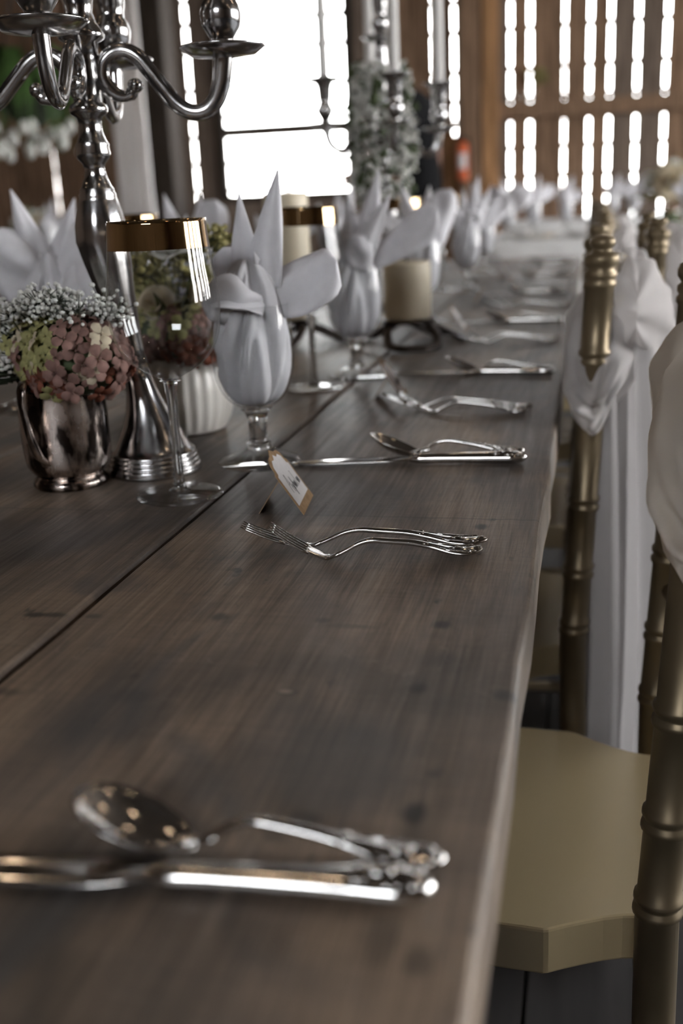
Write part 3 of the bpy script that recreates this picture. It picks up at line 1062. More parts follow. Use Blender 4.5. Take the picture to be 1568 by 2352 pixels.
def goblet(label, loc):
    t = thing('water_goblet', label, 'glass', loc, 0, 'stemmed water goblets holding napkins')
    bowl = smoothprof([(.009, .056), (.018, .0595), (.029, .068), (.037, .082), (.0408, .100), (.0415, .118), (.0405, .138), (.0388, .161)], 4)
    MB().lathe(bowl, 48, cap=(False, False)).build('bowl', 'glass', t)
    MB().lathe([(.0383, .160), (.0392, .1605), (.0392, .162), (.0383, .162)], 48, cap=(False, False)).build('rim', 'glass', t)
    st = smoothprof([(.0135, .016), (.0125, .0195), (.0128, .022), (.0098, .0245), (.0092, .034), (.0098, .045), (.0128, .053), (.017, .0575)], 4)
    MB().lathe(st, 28).build('stem', 'stem', t)
    MB().lathe([(.0415, .0005), (.0428, .0016), (.0425, .0032), (.038, .0055), (.030, .0085), (.022, .0118), (.0138, .0160)], 44).build('foot', 'glass', t)
    return t


def sagged(t):
    return t


WG = wine_glass('tall gold-rimmed wine glass standing in focus at the left front', (-.367, .898, TZ))
copy_tree(WG, 'gold-rimmed wine glass behind the nearest napkin goblet, before the tall pillar candle', (-.376, 1.447, TZ))
copy_tree(WG, 'gold-rimmed wine glass hidden behind the big front wine glass, only its rim above', (-.632, 1.44, TZ))
copy_tree(WG, 'blurred gold-rimmed wine glass farther back, left of the third napkin goblet', (-.40, 2.36, TZ))
copy_tree(WG, 'blurred gold-rimmed wine glass farthest back on the near side', (-.385, 2.93, TZ))

GOB = [(-.328, 1.024), (-.333, 1.536), (-.335, 2.22), (-.318, 2.88), (-.33, 3.45), (-.70, 1.325), (-.705, 1.87), (-.70, 2.42), (-.70, 3.1)]
GOBL = ['clear water goblet nearest the viewer on the right, holding a folded napkin', 'clear water goblet second from the viewer, left of the short pillar candle',
        'blurred water goblet third on the near side, behind the short pillar candle', 'blurred water goblet fourth on the near side', 'blurred water goblet fifth on the near side, last in the row',
        'water goblet at the left edge across the table', 'water goblet across the table behind the big wine glass',
        'water goblet across the table, left of the tall pillar candle', 'blurred water goblet far across the table beside the second candelabra']
g0 = goblet(GOBL[0], (*GOB[0], TZ))
for (x, y), lb in zip(GOB[1:], GOBL[1:]):
    copy_tree(g0, lb, (x, y, TZ))


# ------------------------------------------------------------------ napkins
def petal(b, base, tip, width, nrm, bulge=.0, rnd=False, cup=.25, curl=0.0, w0=.5, nt_=14, ns=10):
    base, tip, nrm = Vector(base), Vector(tip), Vector(nrm).normalized()
    d = (tip - base)
    L = d.length
    side = d.cross(nrm).normalized()
    nn = side.cross(d).normalized()
    rows = []
    for i in range(nt_ + 1):
        t = i / nt_
        c = base + d * t + nn * (bulge * 4 * t * (1 - t)) + nn * (curl * t ** 3)
        if rnd:
            wv = width * max(.02, (w0 * (1 - t) + 1.05 * t ** .55 * (1 - t ** 5) ** .5))
        else:
            wv = width * max(.015, (w0 * (1 - t) ** .5 + 1.55 * t * (1 - t)) * (1 - t) ** .30)
        row = []
        for k in range(ns + 1):
            s = k / ns * 2 - 1
            wob = .09 * wv * sin(5.0 * s + 3.1 * t + base.x * 300) * (.25 + t * (1.4 - t)) + .05 * wv * sin(9 * t + 2 * s + tip.z * 90)
            row.append(c + side * (wv / 2 * s) + nn * (-cup * wv * s * s + wob))
        rows.append(row)
    b.sheet(rows)


def napkin_mesh(variant):
    b = MB()
    rng = random.Random(variant + 11)
    prof = [(.008, .061), (.022, .066), (.031, .076), (.0365, .092), (.0382, .112), (.0375, .132), (.0350, .150), (.031, .166), (.026, .182), (.018, .196), (.008, .204)]
    pr = smoothprof(prof, 4)
    ph = rng.uniform(0, 6)
    def fold(a, z):
        k = .30 * max(0, sin(2 * a + ph + 9 * (z - .1))) ** 5 + .15 * max(0, sin(5 * a - ph - 18 * z)) ** 4 + .05 * sin(9 * a + 30 * z) ** 2
        g = a - (1.5 * PI - .25 + (z - .1) * 7)
        k += .34 * math.exp(-(g / .16) ** 2) + .22 * math.exp(-((g + 1.1 - (z - .1) * 9) / .14) ** 2)
        return max(.45, 1.0 - k)
    b.lathe(pr, 72, mod=lambda a, z: min(1.0, fold(a, z)))
    if variant == 0:
        petal(b, (.004, -.004, .135), (.036, .004, .287), .058, (0, -1, .05), .004, cup=.22)
        petal(b, (-.006, .004, .15), (-.006, .010, .268), .050, (-.35, -1, 0), .004, cup=.3)
        petal(b, (.004, -.004, .164), (.086, -.004, .206), .078, (-.35, -1, .45), -.012, True, cup=.15, curl=-.012, w0=.22)
        petal(b, (.010, -.016, .150), (-.037, -.022, .178), .058, (0, -1, -.55), .012, True, cup=.30, curl=.01)
        petal(b, (.020, -.020, .155), (-.030, -.030, .164), .030, (0, -.8, .9), .010, True, cup=-.25)
        petal(b, (-.010, .016, .15), (-.030, .022, .216), .050, (-.2, -1, 0), .0, True, cup=.1)
        petal(b, (.02, .0, .14), (.012, -.012, .212), .040, (.3, -1, 0), -.008, cup=.3)
    elif variant == 1:
        petal(b, (.006, .004, .14), (.040, .010, .292), .058, (0, -1, 0), .006, cup=.2)
        petal(b, (.006, -.004, .164), (.122, .0, .240), .072, (-.55, -1, .4), -.010, True, cup=.18, w0=.22)
        petal(b, (-.010, -.008, .145), (-.046, -.012, .226), .056, (-.2, -1, -.1), .008, cup=.28, w0=.6)
        petal(b, (.0, -.012, .15), (.060, -.016, .258), .052, (.1, -1, -.1), .012, cup=.25)
        petal(b, (-.004, .006, .15), (-.004, .006, .262), .040, (0, -1, 0), .004, cup=.2)
        petal(b, (.01, -.014, .150), (.012, -.034, .206), .050, (0, -1, -.7), .008, True, cup=.2)
    elif variant == 2:
        petal(b, (-.008, 0, .14), (-.040, .0, .276), .060, (-.1, -1, 0), .006, cup=.2)
        petal(b, (.012, .0, .14), (.058, -.006, .262), .066, (.2, -1, 0), -.006, True, cup=.22, w0=.6)
        petal(b, (.0, -.01, .15), (.006, -.018, .238), .060, (.0, -1, 0), .008, cup=.25)
        petal(b, (-.012, -.004, .15), (-.078, -.004, .216), .050, (.3, -1, .3), .008, True, cup=.2)
        petal(b, (.01, .012, .15), (.018, .026, .27), .050, (0, -1, 0), .004, cup=.2)
    else:
        petal(b, (.004, 0, .14), (-.034, -.01, .286), .060, (.5, -.85, 0), .008, cup=.22)
        petal(b, (.01, -.01, .14), (.105, -.02, .238), .105, (-.3, -1, .35), .012, True, cup=.16, w0=.7)
        petal(b, (.012, -.014, .145), (.090, -.03, .186), .066, (-.1, -1, .7), .010, True, cup=.2)
        petal(b, (-.01, -.012, .14), (-.070, -.035, .230), .085, (.1, -1, .1), .012, True, cup=.18)
        petal(b, (.0, .01, .15), (.040, .02, .272), .060, (0, -1, 0), .006, cup=.2)
    return b.mesh('napkin', 'linen')


NM = [napkin_mesh(i) for i in range(4)]
NL = ['crisp white linen napkin with pointed tips in the nearest goblet on the right', 'white linen napkin fanned wide in the second goblet, beside the short pillar candle',
      'blurred white napkin in the third goblet, behind the short pillar candle', 'blurred white napkin in the fourth goblet of the near row', 'blurred white napkin in the fifth goblet, last of the near row',
      'large white napkin at the left edge behind the silver mug', 'white napkin across the table, rising right of the big wine glass rim',
      'white napkin across the table, left of the tall pillar candle', 'blurred white napkin far across the table beside the second candelabra']
for i, ((x, y), v, rz, lb) in enumerate(zip(GOB, (0, 1, 2, 1, 2, 3, 2, 1, 0), (0, 0, .2, .5, -.4, 0, .0, -.3, .4), NL)):
    o = bpy.data.objects.new('napkin', NM[v])
    COL.objects.link(o)
    o.location = (x, y, TZ)
    o.rotation_euler.z = rz
    md = o.modifiers.new('solid', 'SOLIDIFY'); md.thickness = .0014; md.offset = 0
    tag(o, lb, 'napkin', 'folded white napkins in the goblets')


# ------------------------------------------------------------------ candelabras
def candelabra(label, loc, rz, candles, cl):
    t = thing('candelabra', label, 'candelabra', loc, rz, 'silver five-light candelabras on the long table')
    base = [(.0472, 0), (.0478, .002), (.0472, .004)]
    z = .004
    r = .0472
    for k in range(4):
        base += [(r - .0002, z + .0008), (r, z + .0024), (r - .0006, z + .004), (r - .0016, z + .0044)]
        r -= .0014; z += .0044
    base += [(.0395, .0235), (.0370, .027), (.0325, .037), (.0270, .049), (.0215, .062), (.0170, .077), (.0140, .093), (.0125, .110)]
    MB().lathe(base, 48, path=lambda z: (-.030 * min(1, max(0, (z - .05) / .18)), 0)).build('foot', 'pewter', t)
    col = [(.0125, .110), (.0128, .125), (.0150, .150), (.0190, .180), (.0235, .208), (.0258, .228), (.0250, .243), (.0222, .256), (.0185, .2655), (.0172, .269), (.0178, .271),
           (.0160, .2735), (.0164, .276), (.0140, .279), (.0108, .287), (.0093, .294), (.0105, .299), (.0150, .304), (.0163, .309), (.0152, .313), (.0160, .3155), (.0135, .320), (.0108, .328),
           (.0104, .334), (.0120, .340), (.0168, .343), (.0180, .347), (.0168, .351), (.0128, .3535), (.0126, .362), (.0138, .370), (.0146, .374), (.0146, .388), (.0138, .390),
           (.0142, .393), (.0150, .404), (.0205, .4075), (.0215, .411), (.0200, .414), (.0150, .421), (.0125, .430), (.0135, .437), (.0165, .447), (.0160, .460), (.0115, .470),
           (.0105, .480), (.0135, .495), (.0140, .53), (.0125, .56), (.0135, .58)]
    OX = -.030                              # the old column leans a little off its foot
    body = MB()
    body.lathe(col, 36, path=lambda z: (OX * min(1, max(0, (z - .05) / .18)), 0), mod=lambda a, z: 1 - (.035 * abs(sin(6 * a)) if .155 < z < .262 else 0))
    body.build('column', 'pewter', t)

    def cup(par, x, y, z):
        pan = [(.004, z - .004), (.012, z - .003), (.030, z - .001), (.0375, z + .0045), (.0395, z + .006), (.0385, z + .0072), (.030, z + .003), (.012, z + .001), (.010, z + .0015)]
        MB().lathe(pan, 36, (x, y, 0)).build('drip_pan', 'pewter', par)
        cp = [(.011, z + .001), (.0118, z + .006), (.0105, z + .010), (.0115, z + .014), (.0175, z + .023), (.0190, z + .033), (.0172, z + .041), (.0140, z + .046), (.0135, z + .051),
              (.0150, z + .056), (.0165, z + .075), (.0185, z + .087), (.026, z + .094), (.0345, z + .099), (.0355, z + .1005), (.026, z + .0985), (.0125, z + .099)]
        MB().lathe(cp, 30, (x, y, 0)).build('candle_cup', 'pewter', par)
    tips = []
    R = .129
    prof = [(.0455, .3635), (.0385, .3575), (.0285, .3590), (.0195, .367), (.0160, .377), (.0195, .388), (.0295, .3950), (.040, .3955), (.0510, .3895), (.0605, .379), (.0710, .3665), (.082, .3540),
            (.095, .3475), (.109, .3500), (.119, .359), (.1250, .373), (.1275, .388), (.129, .3995)]
    for k in range(4):
        a = k * PI / 2
        pts = smoothline([(r * cos(a) + OX, r * sin(a), z - .009 * cos(a) * min(1, max(0, (r - .05) / .06))) for r, z in prof], 4)
        n = len(pts)
        rad = []
        for i in range(n):
            u = i / (n - 1)
            rad.append(.0032 + .0042 * min(1, u * 6) + (.0025 * max(0, (u - .72) / .28)) + (.0018 if u < .05 else 0))
        arm = MB().tube(pts, rad, 12, .75, up=(cos(a + PI / 2), sin(a + PI / 2), 0)).build('arm', 'pewter', t)
        MB().blob((.0460 * cos(a) + OX, .0460 * sin(a), .3660), .0075, a, (1, 1, .9), 12, 8).build('scroll_bud', 'pewter', arm)
        cup(arm, R * cos(a) + OX, R * sin(a), .398 - .009 * cos(a))
        tips.append((R * cos(a) + OX, R * sin(a), .398 - .009 * cos(a) + .0995))
    cup(t, OX, 0, .580)
    tips.append((OX, 0, .580 + .0995))
    M4 = Matrix.Rotation(rz, 4, 'Z')
    for (x, y, z), nm in zip(tips, cl):
        if nm is None: continue
        p = M4 @ Vector((x, y, z)) + Vector(loc)
        c = thing('taper_candle', nm, 'candle', p, 0, 'white taper candles in the candelabras')
        MB().lathe([(.0118, -.028), (.0118, .0), (.0112, .20), (.0100, .262), (.006, .272), (.0015, .274)], 18).build('wax', 'taper', c)
        MB().tube([(0, 0, .272), (.001, 0, .280), (.003, 0, .284)], .0009, 5).build('wick', 'wick', c)
    return t


TH = math.radians(11)
candelabra('large silver candelabra standing at left among the near flowers', (-.429, .988, TZ), TH, True,
           ['white taper candle above the right arm of the near candelabra', 'white taper candle above the rear arm of the near candelabra',
            'white taper candle above the left arm of the near candelabra', 'white taper candle above the front arm of the near candelabra', 'white taper candle above the middle of the near candelabra'])
candelabra('blurred silver candelabra with lit-up window behind, wrapped in white flowers', (-.43, 2.50, TZ), math.radians(22), True,
           ['white taper candle on the right arm of the far candelabra', 'white taper candle on the rear arm of the far candelabra', 'white taper candle on the left arm of the far candelabra, against the window',
            'white taper candle on the front arm of the far candelabra', 'white taper candle in the raised middle cup of the far candelabra'])

# ------------------------------------------------------------------ pillar candles on horseshoe stands
def horseshoe_stand(label, loc, rz):
    t = thing('candle_stand', label, 'stand', loc, rz, 'iron horseshoe candle stands')
    MB().lathe([(.002, .040), (.046, .040), (.048, .042), (.048, .046), (.044, .047), (.002, .0465)], 30).build('plate', 'iron', t)
    for k in range(3):
        a = 2 * PI * k / 3 + .5
        pts = []
        for i in range(15):
            g = -PI * .82 + PI * 1.64 * i / 14
            u, v = .052 * cos(g), .044 * sin(g)
            pts.append(((.060 + u) * cos(a) - v * sin(a), (.060 + u) * sin(a) + v * cos(a), .008 + max(0, .030 - .55 * (u + .03)) * .9))
        MB().tube(pts, .0085, 8, .55).build('horseshoe', 'iron', t)
    return t


def pillar(label, loc, h, r):
    t = thing('pillar_candle', label, 'candle', loc, 0, 'cream pillar candles')
    MB().lathe(smoothprof([(r * .985, 0), (r, .004), (r, h * .5), (r * .995, h - .006)], 2) + [(r * .96, h - .001), (r * .86, h), (r * .7, h - .003), (.002, h - .006)], 40,
               mod=lambda a, z: 1 + .004 * sin(3 * a + 20 * z)).build('wax', 'wax', t)
    MB().tube([(0, 0, h - .006), (.0008, 0, h + .004), (.002, .0, h + .010)], .0011, 5).build('wick', 'wick', t)
    return t


horseshoe_stand('dark iron horseshoe stand under the short pillar candle', (-.312, 1.88, TZ), .3)
pillar('short thick cream pillar candle right of the second goblet', (-.312, 1.88, TZ + .047), .098, .0415)
horseshoe_stand('dark iron horseshoe stand under the tall pillar candle', (-.535, 1.92, TZ), -.2)
pillar('tall cream pillar candle rising behind the second wine glass', (-.535, 1.92, TZ + .047), .222, .0405)


# ------------------------------------------------------------------ flowers
def floret_mesh(m, r):
    b = MB()
    for k in range(4):
        a = k * PI / 2 + .3
        ca, sa = cos(a), sin(a)
        pts = []
        for i, (d, w_, h) in enumerate(((.12, .10, .0), (.45, .42, .12), (.85, .46, .16), (1.08, .16, .06))):
            pts.append([(r * (d * ca - w_ * sa * s), r * (d * sa + w_ * ca * s), r * (h - .18 * abs(s))) for s in (-1, 0, 1)])
        b.sheet(pts)
    b.blob((0, 0, r * .08), r * .14, 0, (1, 1, 1), 5, 3)
    return b.mesh('floret', m)


FM = {m: floret_mesh(m, .0105) for m in ('pink', 'rust', 'lime', 'cream')}


def look(n):
    return Vector(n).to_track_quat('Z', 'Y').to_euler()


def hydrangea(par, c, r, kinds, n, rng, sq=(1, 1, .85), zmin=-.75, label=None):
    h = MB().blob((0, 0, 0), r * .80, 0, sq, 16, 10).build('hydrangea_head', 'leaf', par, loc=c)
    if label: h['label'] = label
    for i in range(n):
        zz = zmin + (1 - zmin) * (i + .5) / n
        a = i * 2.39996 + rng.uniform(-.2, .2)
        s = math.sqrt(max(0, 1 - zz * zz))
        nrm = Vector((s * cos(a) * sq[0], s * sin(a) * sq[1], zz * sq[2]))
        o = bpy.data.objects.new('floret', FM[kinds(nrm, rng)])
        COL.objects.link(o)
        o.parent = h
        o.location = nrm * r * rng.uniform(.86, 1.06)
        q = nrm.normalized() + Vector((rng.uniform(-.35, .35), rng.uniform(-.35, .35), rng.uniform(-.3, .3)))
        o.rotation_euler = look(q)
        sc = rng.uniform(.8, 1.25)
        o.scale = (sc, sc, sc)
    return h


def gyp(par, origin, tips, rng, blossom=.0024, each=7, spread=.012, name='babys_breath', mstem='twig', mfl='white'):
    st = MB(); fl_ = MB()
    for tp in tips:
        tp = Vector(tp)
        mid = (Vector(origin) + tp) / 2 + Vector((rng.uniform(-.01, .01), rng.uniform(-.01, .01), .008))
        st.tube(smoothline([origin, mid, tp], 4), .0006, 4)
        for k in range(each):
            e = tp + Vector((rng.gauss(0, 1) * spread, rng.gauss(0, 1) * spread, rng.gauss(0, .7) * spread))
            st.tube([tp - (tp - Vector(origin)).normalized() * spread, e], .0004, 3)
            fl_.blob(e, blossom * rng.uniform(.7, 1.25), rng.uniform(0, 3), (1, 1, .85), 6, 4)
    s_ = st.build(name + '_stems', mstem, par); s_['kind'] = 'stuff'
    f_ = fl_.build(name, mfl, par); f_['kind'] = 'stuff'


def rose(par, c, r, m='white', seed=0, face=(0, -.3, 1), name='rose'):
    rng = random.Random(seed)
    b = MB()
    for ring, (rr, n, up, op) in enumerate(((.25, 3, 1.0, .1), (.5, 4, .85, .35), (.78, 5, .62, .7), (1.0, 6, .35, 1.0))):
        for k in range(n):
            a = 2 * PI * k / n + ring * .7 + rng.uniform(-.2, .2)
            rows = []
            for i in range(5):
                t = i / 4
                row = []
                for j in range(5):
                    s = j / 4 * 2 - 1
                    aa = a + s * PI / n * 1.25 * (1 - .25 * t * abs(s))
                    q = r * rr * (.35 + .65 * t ** .7) * (1 + .12 * op * t)
                    row.append((q * cos(aa), q * sin(aa), r * (-.5 + (up + .4) * t - .35 * op * t * t - .15 * abs(s) * t)))
                rows.append(row)
            b.sheet(rows)
    o = b.build(name, m, par, loc=c)
    o.rotation_euler = look(face)
    return o


# silver mug with its posy
mg = thing('silver_mug', 'small tarnished silver mug with a strap handle, front left, full of flowers', 'mug', (-.494, .932, TZ), 0)
mp_ = [(.0345, 0), (.0362, .0025), (.0360, .006), (.0340, .009), (.0318, .0115), (.0345, .014), (.0395, .022), (.0415, .034), (.0420, .055), (.0418, .078), (.0408, .094), (.0392, .101), (.0402, .1055),
       (.0394, .1065), (.0380, .101), (.0390, .08), (.0385, .03), (.030, .018), (.002, .016)]
MB().lathe(smoothprof(mp_, 3), 48, mod=lambda a, z: 1 + .004 * sin(5 * a + 30 * z)).build('cup', 'tarnish', mg)
hp = smoothline([(-.006, -.040, .100), (-.010, -.049, .107), (-.009, -.058, .102), (-.008, -.061, .086), (-.006, -.058, .062), (-.004, -.052, .042), (-.003, -.045, .034), (-.003, -.041, .028)], 5)
MB().tube(hp, [.0062 + .0012 * sin(i * .3) for i in range(len(hp))], 10, .45, up=(0, -1, 0)).build('handle', 'tarnish', mg)
rng = random.Random(3)
bq = thing('flower_posy', 'posy of dusty pink and green hydrangea with white sprigs in the silver mug', 'flowers', (-.494, .932, TZ + .10), 0)


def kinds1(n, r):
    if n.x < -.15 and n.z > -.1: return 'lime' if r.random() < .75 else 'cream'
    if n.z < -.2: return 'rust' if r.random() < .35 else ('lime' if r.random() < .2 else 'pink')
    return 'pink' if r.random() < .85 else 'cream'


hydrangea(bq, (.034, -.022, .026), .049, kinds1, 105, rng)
hydrangea(bq, (-.004, -.010, .034), .037, lambda n, r: 'lime' if r.random() < .7 else ('cream' if r.random() < .5 else 'pink'), 60, rng, label='yellow-green hydrangea head')
tips = []
for i in range(36):
    u = rng.uniform(-.050, .066)
    tips.append((u + .012, rng.uniform(-.052, .006), .084 - .20 * abs(u - .005) + rng.uniform(-.016, .006)))
for i in range(10): tips.append((rng.uniform(-.050, -.028), rng.uniform(-.035, .0), rng.uniform(.015, .065)))
gyp(bq, (.0, 0, .0), tips, rng, .0023, 20, .0074)
gl_ = MB()
for i in range(26):
    a = rng.uniform(-.5, .9)
    o0 = Vector((-.036 + rng.uniform(-.006, .006), -.02 + rng.uniform(-.01, .01), .012 + rng.uniform(-.008, .01)))
    l = rng.uniform(.015, .045)
    gl_.tube([o0, o0 + Vector((-l * .7 * cos(a), -.012, l * .25 * sin(a))), o0 + Vector((-l * cos(a), -.016, -l * .35 + l * .5 * sin(a)))], [.0012, .0010, .0003], 4)
gl_.build('spiky_leaves', 'twig', bq)['kind'] = 'stuff'

# milk-glass vase with its bouquet
mv = thing('milk_glass_vase', 'fluted white milk-glass vase of flowers behind the front wine glass', 'vase', (-.467, 1.182, TZ), 0)
vp = [(.040, 0), (.0455, .0015), (.050, .006), (.0555, .018), (.0592, .034), (.0600, .050), (.0580, .066), (.0545, .078), (.0525, .086), (.0540, .089), (.0515, .089), (.0505, .080), (.055, .055), (.05, .02), (.002, .008)]
MB().lathe(smoothprof(vp, 3), 120, mod=lambda a, z: 1 - (.035 * abs(sin(13 * a)) ** 1.5 if .006 < z < .083 else 0)).build('vase', 'milk', mv)
rng = random.Random(5)
bq2 = thing('flower_bouquet', 'bouquet of olive, pink and white blooms in the fluted milk-glass vase', 'flowers', (-.467, 1.182, TZ + .085), 0)
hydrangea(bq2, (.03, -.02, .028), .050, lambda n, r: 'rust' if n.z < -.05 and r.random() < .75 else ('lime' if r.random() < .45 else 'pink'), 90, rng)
hydrangea(bq2, (-.03, -.012, .030), .046, lambda n, r: 'lime' if n.z > .0 else 'pink', 80, rng, label='pale green hydrangea head')
hydrangea(bq2, (.052, .012, .080), .034, lambda n, r: 'lime', 50, rng, label='olive green hydrangea head')
hydrangea(bq2, (-.045, .025, .070), .034, lambda n, r: 'lime', 45, rng, label='olive hydrangea head at left')
rose(bq2, (.010, -.03, .135), .024, 'white', 1, (0, -.6, 1))
rose(bq2, (-.012, -.035, .066), .022, 'cream', 2, (0, -1, .4), 'rose')
rose(bq2, (.048, -.03, .076), .018, 'cream', 4, (.2, -1, .4), 'rose')
gyp(bq2, (0, 0, .02), [(rng.uniform(-.07, .07), rng.uniform(-.03, .05), rng.uniform(.07, .145)) for i in range(40)], rng, .0046, 12, .009, 'olive_sprig', 'twig', 'olive')
lf = MB()
for i in range(16):
    a = rng.uniform(0, 2 * PI)
    petal(lf, (.02 * cos(a), .02 * sin(a), .03), (.07 * cos(a), .06 * sin(a), rng.uniform(.03, .11)), .026, (0, -.4, 1), .006, cup=.15, nt_=6, ns=4)
lf.build('leaves', 'leaf', bq2)['kind'] = 'stuff'

# white flower spray tied to the far candelabra
rng = random.Random(9)
fs = thing('flower_spray', 'cascade of tiny white blossoms tied round the far candelabra column', 'flowers', (-.467, 2.50, TZ + .2), 0)
fb = MB(); gb = MB()
for i in range(1300):
    zz = rng.uniform(.03, .335)
    rr = .022 + .054 * math.sqrt(max(0, 1 - ((zz - .19) / .19) ** 2))
    a = rng.uniform(0, 2 * PI)
    q = rr * rng.uniform(.65, 1.08)
    p = (q * cos(a) + .004, q * sin(a), zz)
    if rng.random() < .80: fb.blob(p, rng.uniform(.0035, .008), rng.uniform(0, 3), (1, 1, .8), 6, 4)
    else: gb.blob(p, rng.uniform(.005, .010), rng.uniform(0, 3), (1, .6, 1.1), 5, 4)
fb.build('blossoms', 'white', fs)['kind'] = 'stuff'
gb.build('foliage', 'leaf', fs)['kind'] = 'stuff'


def bouquet(label, loc, r, seed, big=0, vase=True, tray=False, mix_=('white', 'cream')):
    rng = random.Random(seed)
    t = thing('flower_arrangement', label, 'flowers', loc, 0)
    h0 = .0
    if vase:
        MB().lathe([(r * .28, 0), (r * .34, .01), (r * .36, r * .4), (r * .30, r * .75), (r * .34, r * .85)], 24, cap=(True, False)).build('vase', 'glass', t)
        MB().lathe([(r * .30, .006), (r * .33, r * .4)], 20).build('stems', 'leaf', t)
        h0 = r * .85
    g = MB()
    for i in range(60):
        a = rng.uniform(0, 2 * PI); e = rng.uniform(-.3, 1.2)
        d = Vector((cos(a) * cos(e), sin(a) * cos(e), sin(e)))
        petal(g, Vector((0, 0, h0)) + d * r * .2, Vector((0, 0, h0)) + d * r * rng.uniform(.8, 1.35) + Vector((0, 0, r * .25)), r * .35, (0, -.3, 1), .01, cup=.2, nt_=5, ns=4)
    g.build('foliage', 'olive' if seed % 2 else 'leaf', t)['kind'] = 'stuff'
    for i in range(11):
        a = i * 2.4 + rng.uniform(-.3, .3); e = .15 + 1.2 * (i / 11)
        d = Vector((cos(a) * cos(e), sin(a) * cos(e), sin(e)))
        rose(t, Vector((0, 0, h0 + r * .2)) + d * r * .8, r * rng.uniform(.22, .34), mix_[i % 2], i + seed, d + Vector((0, -.4, .2)))
    if big:
        rose(t, Vector((.0, -r * .8, h0 + r * .55)), big, 'cream', 3, (0, -1, .6), 'large_bloom')
    return t


# ------------------------------------------------------------------ white-clothed tables further back
def clothed_table(label, clabel, x0, x1, y0, y1, z=.755):
    cx, cy = (x0 + x1) / 2, (y0 + y1) / 2
    t = thing('dining_table', label, 'table', (cx, cy, 0), 0, 'white-clothed tables at the back')
    MB().box((0, 0, z - .025), (x1 - x0 - .02, y1 - y0 - .02, .03)).build('tabletop', 'barn3', t, smooth=False)
    for sx in (-1, 1):
        for sy in (-1, 1):
            MB().box((sx * (x1 - x0 - .2) / 2, sy * (y1 - y0 - .2) / 2, (z - .04) / 2), (.05, .05, z - .04)).build('leg', 'post', t, smooth=False)
    c = MB()
    n = 72
    hx, hy = (x1 - x0) / 2, (y1 - y0) / 2
    def ring(gr, zz, wave):
        row = []
        for k in range(n):
            a = 2 * PI * k / n
            q = (abs(cos(a)) ** 14 + abs(sin(a)) ** 14) ** (-1 / 14)
            wv = 1 + wave * (sin(9 * a) * .5 + sin(23 * a) * .5)
            row.append(((hx * q * cos(a)) + gr * cos(a) * wv, (hy * q * sin(a)) + gr * sin(a) * wv, zz))
        return row
    rows = [ring(.001, z - .003, 0), ring(.008, z - .012, 0), ring(.02, z - .12, .4), ring(.035, z - .3, .7), ring(.05, z - .5, .9), ring(.06, .03, 1)]
    c.sheet(rows, closed=True)
    top = ring(-.006, z + .002, 0)
    c.sheet([top, rows[0]], closed=True)
    o0 = len(c.v)
    c.add(top, [tuple(range(n))])
    o = c.build('tablecloth', 'cloth', None, loc=(cx, cy, 0))
    tag(o, clabel, 'tablecloth', 'white tablecloths')
    return t


clothed_table('far table directly beyond the end of the plank table', 'white tablecloth on the table beyond the end of the plank table', -.50, .06, 5.15, 6.35)
clothed_table('far table at the right under the green and white bouquet', 'white tablecloth at the far right under the green and white bouquet', .30, 2.2, 5.1, 6.9)
clothed_table('far table nearest the slatted back wall', 'white tablecloth nearest the slatted back wall', -.55, .36, 7.2, 8.4)
clothed_table('far table at the left in the dark', 'white tablecloth in the dark at far left', -4.2, -2.1, 4.4, 5.6)

bouquet('green and cream bouquet in a vase on the far right table', (.43, 6.45, .757), .17, 21, .095)
o = MB().lathe([(.24, 0), (.25, .012), (.26, .03), (.25, .03), (.24, .014), (.01, .012)], 36).build('round_tray', 'wicker', None, loc=(.74, 5.75, .757))
tag(o, 'gold woven tray on the far right table', 'tray')
bouquet('pale white and green flowers in the dark at far left', (-2.55, 4.75, .757), .12, 22, .05)
bouquet('yellowish flowers cut by the left edge', (-2.82, 4.62, .757), .12, 23, 0, True, False, ('lime', 'cream'))


def setting(x, y, v, rz, gl, nl, z=.757, sc=1.0):
    g = copy_tree(g0, gl, (x, y, z))
    o = bpy.data.objects.new('napkin', NM[v])
    COL.objects.link(o)
    o.location = (x, y, z); o.rotation_euler.z = rz
    md = o.modifiers.new('solid', 'SOLIDIFY'); md.thickness = .0014; md.offset = 0
    tag(o, nl, 'napkin', 'folded white napkins in the goblets')


far = [(1300, 470, 6.0, 0, .3, 'beyond the table end, just left of the back chair posts'), (1400, 470, 7.35, 1, 0, 'left of the green bouquet'), (1452, 470, 7.45, 3, 0, 'right beside the green bouquet'),
       (1165, 480, 5.5, 3, .2, 'at the left corner of the cloth beyond the table end'), (1225, 480, 5.6, 1, .6, 'in the middle of the cloth beyond the table end'), (1560, 480, 5.6, 2, 0, 'at the right edge of the picture')]
for px, py, y, v, rz, wh in far:
    p = Pl(px, py, y)
    if 6.4 < y: p.x = min(p.x, .30)
    if px == 1452: p.x = .27; 
    if px == 1400: p.x = .13
    if px == 1560: p.x = .46
    setting(p.x, y, v, rz, 'blurred goblet %s' % wh, 'blurred white napkin %s' % wh)
setting(-2.40, 4.6, 0, 0, 'blurred goblet on the dark far left table', 'blurred bluish-white napkin on the dark far left table')


def plate(label, x, y, z=.757):
    t = thing('dinner_plate', label, 'plate', (x, y, z), 0, 'white plates on the back tables')
    MB().lathe([(.07, 0), (.075, .003), (.11, .012), (.132, .018), (.132, .020), (.108, .014), (.07, .006), (.002, .005)], 40).build('plate', 'milk', t)
    MB().lathe([(.1285, .0205), (.1325, .0208), (.1325, .0195)], 40, cap=(False, False)).build('gold_edge', 'rimgold', t)
    return t


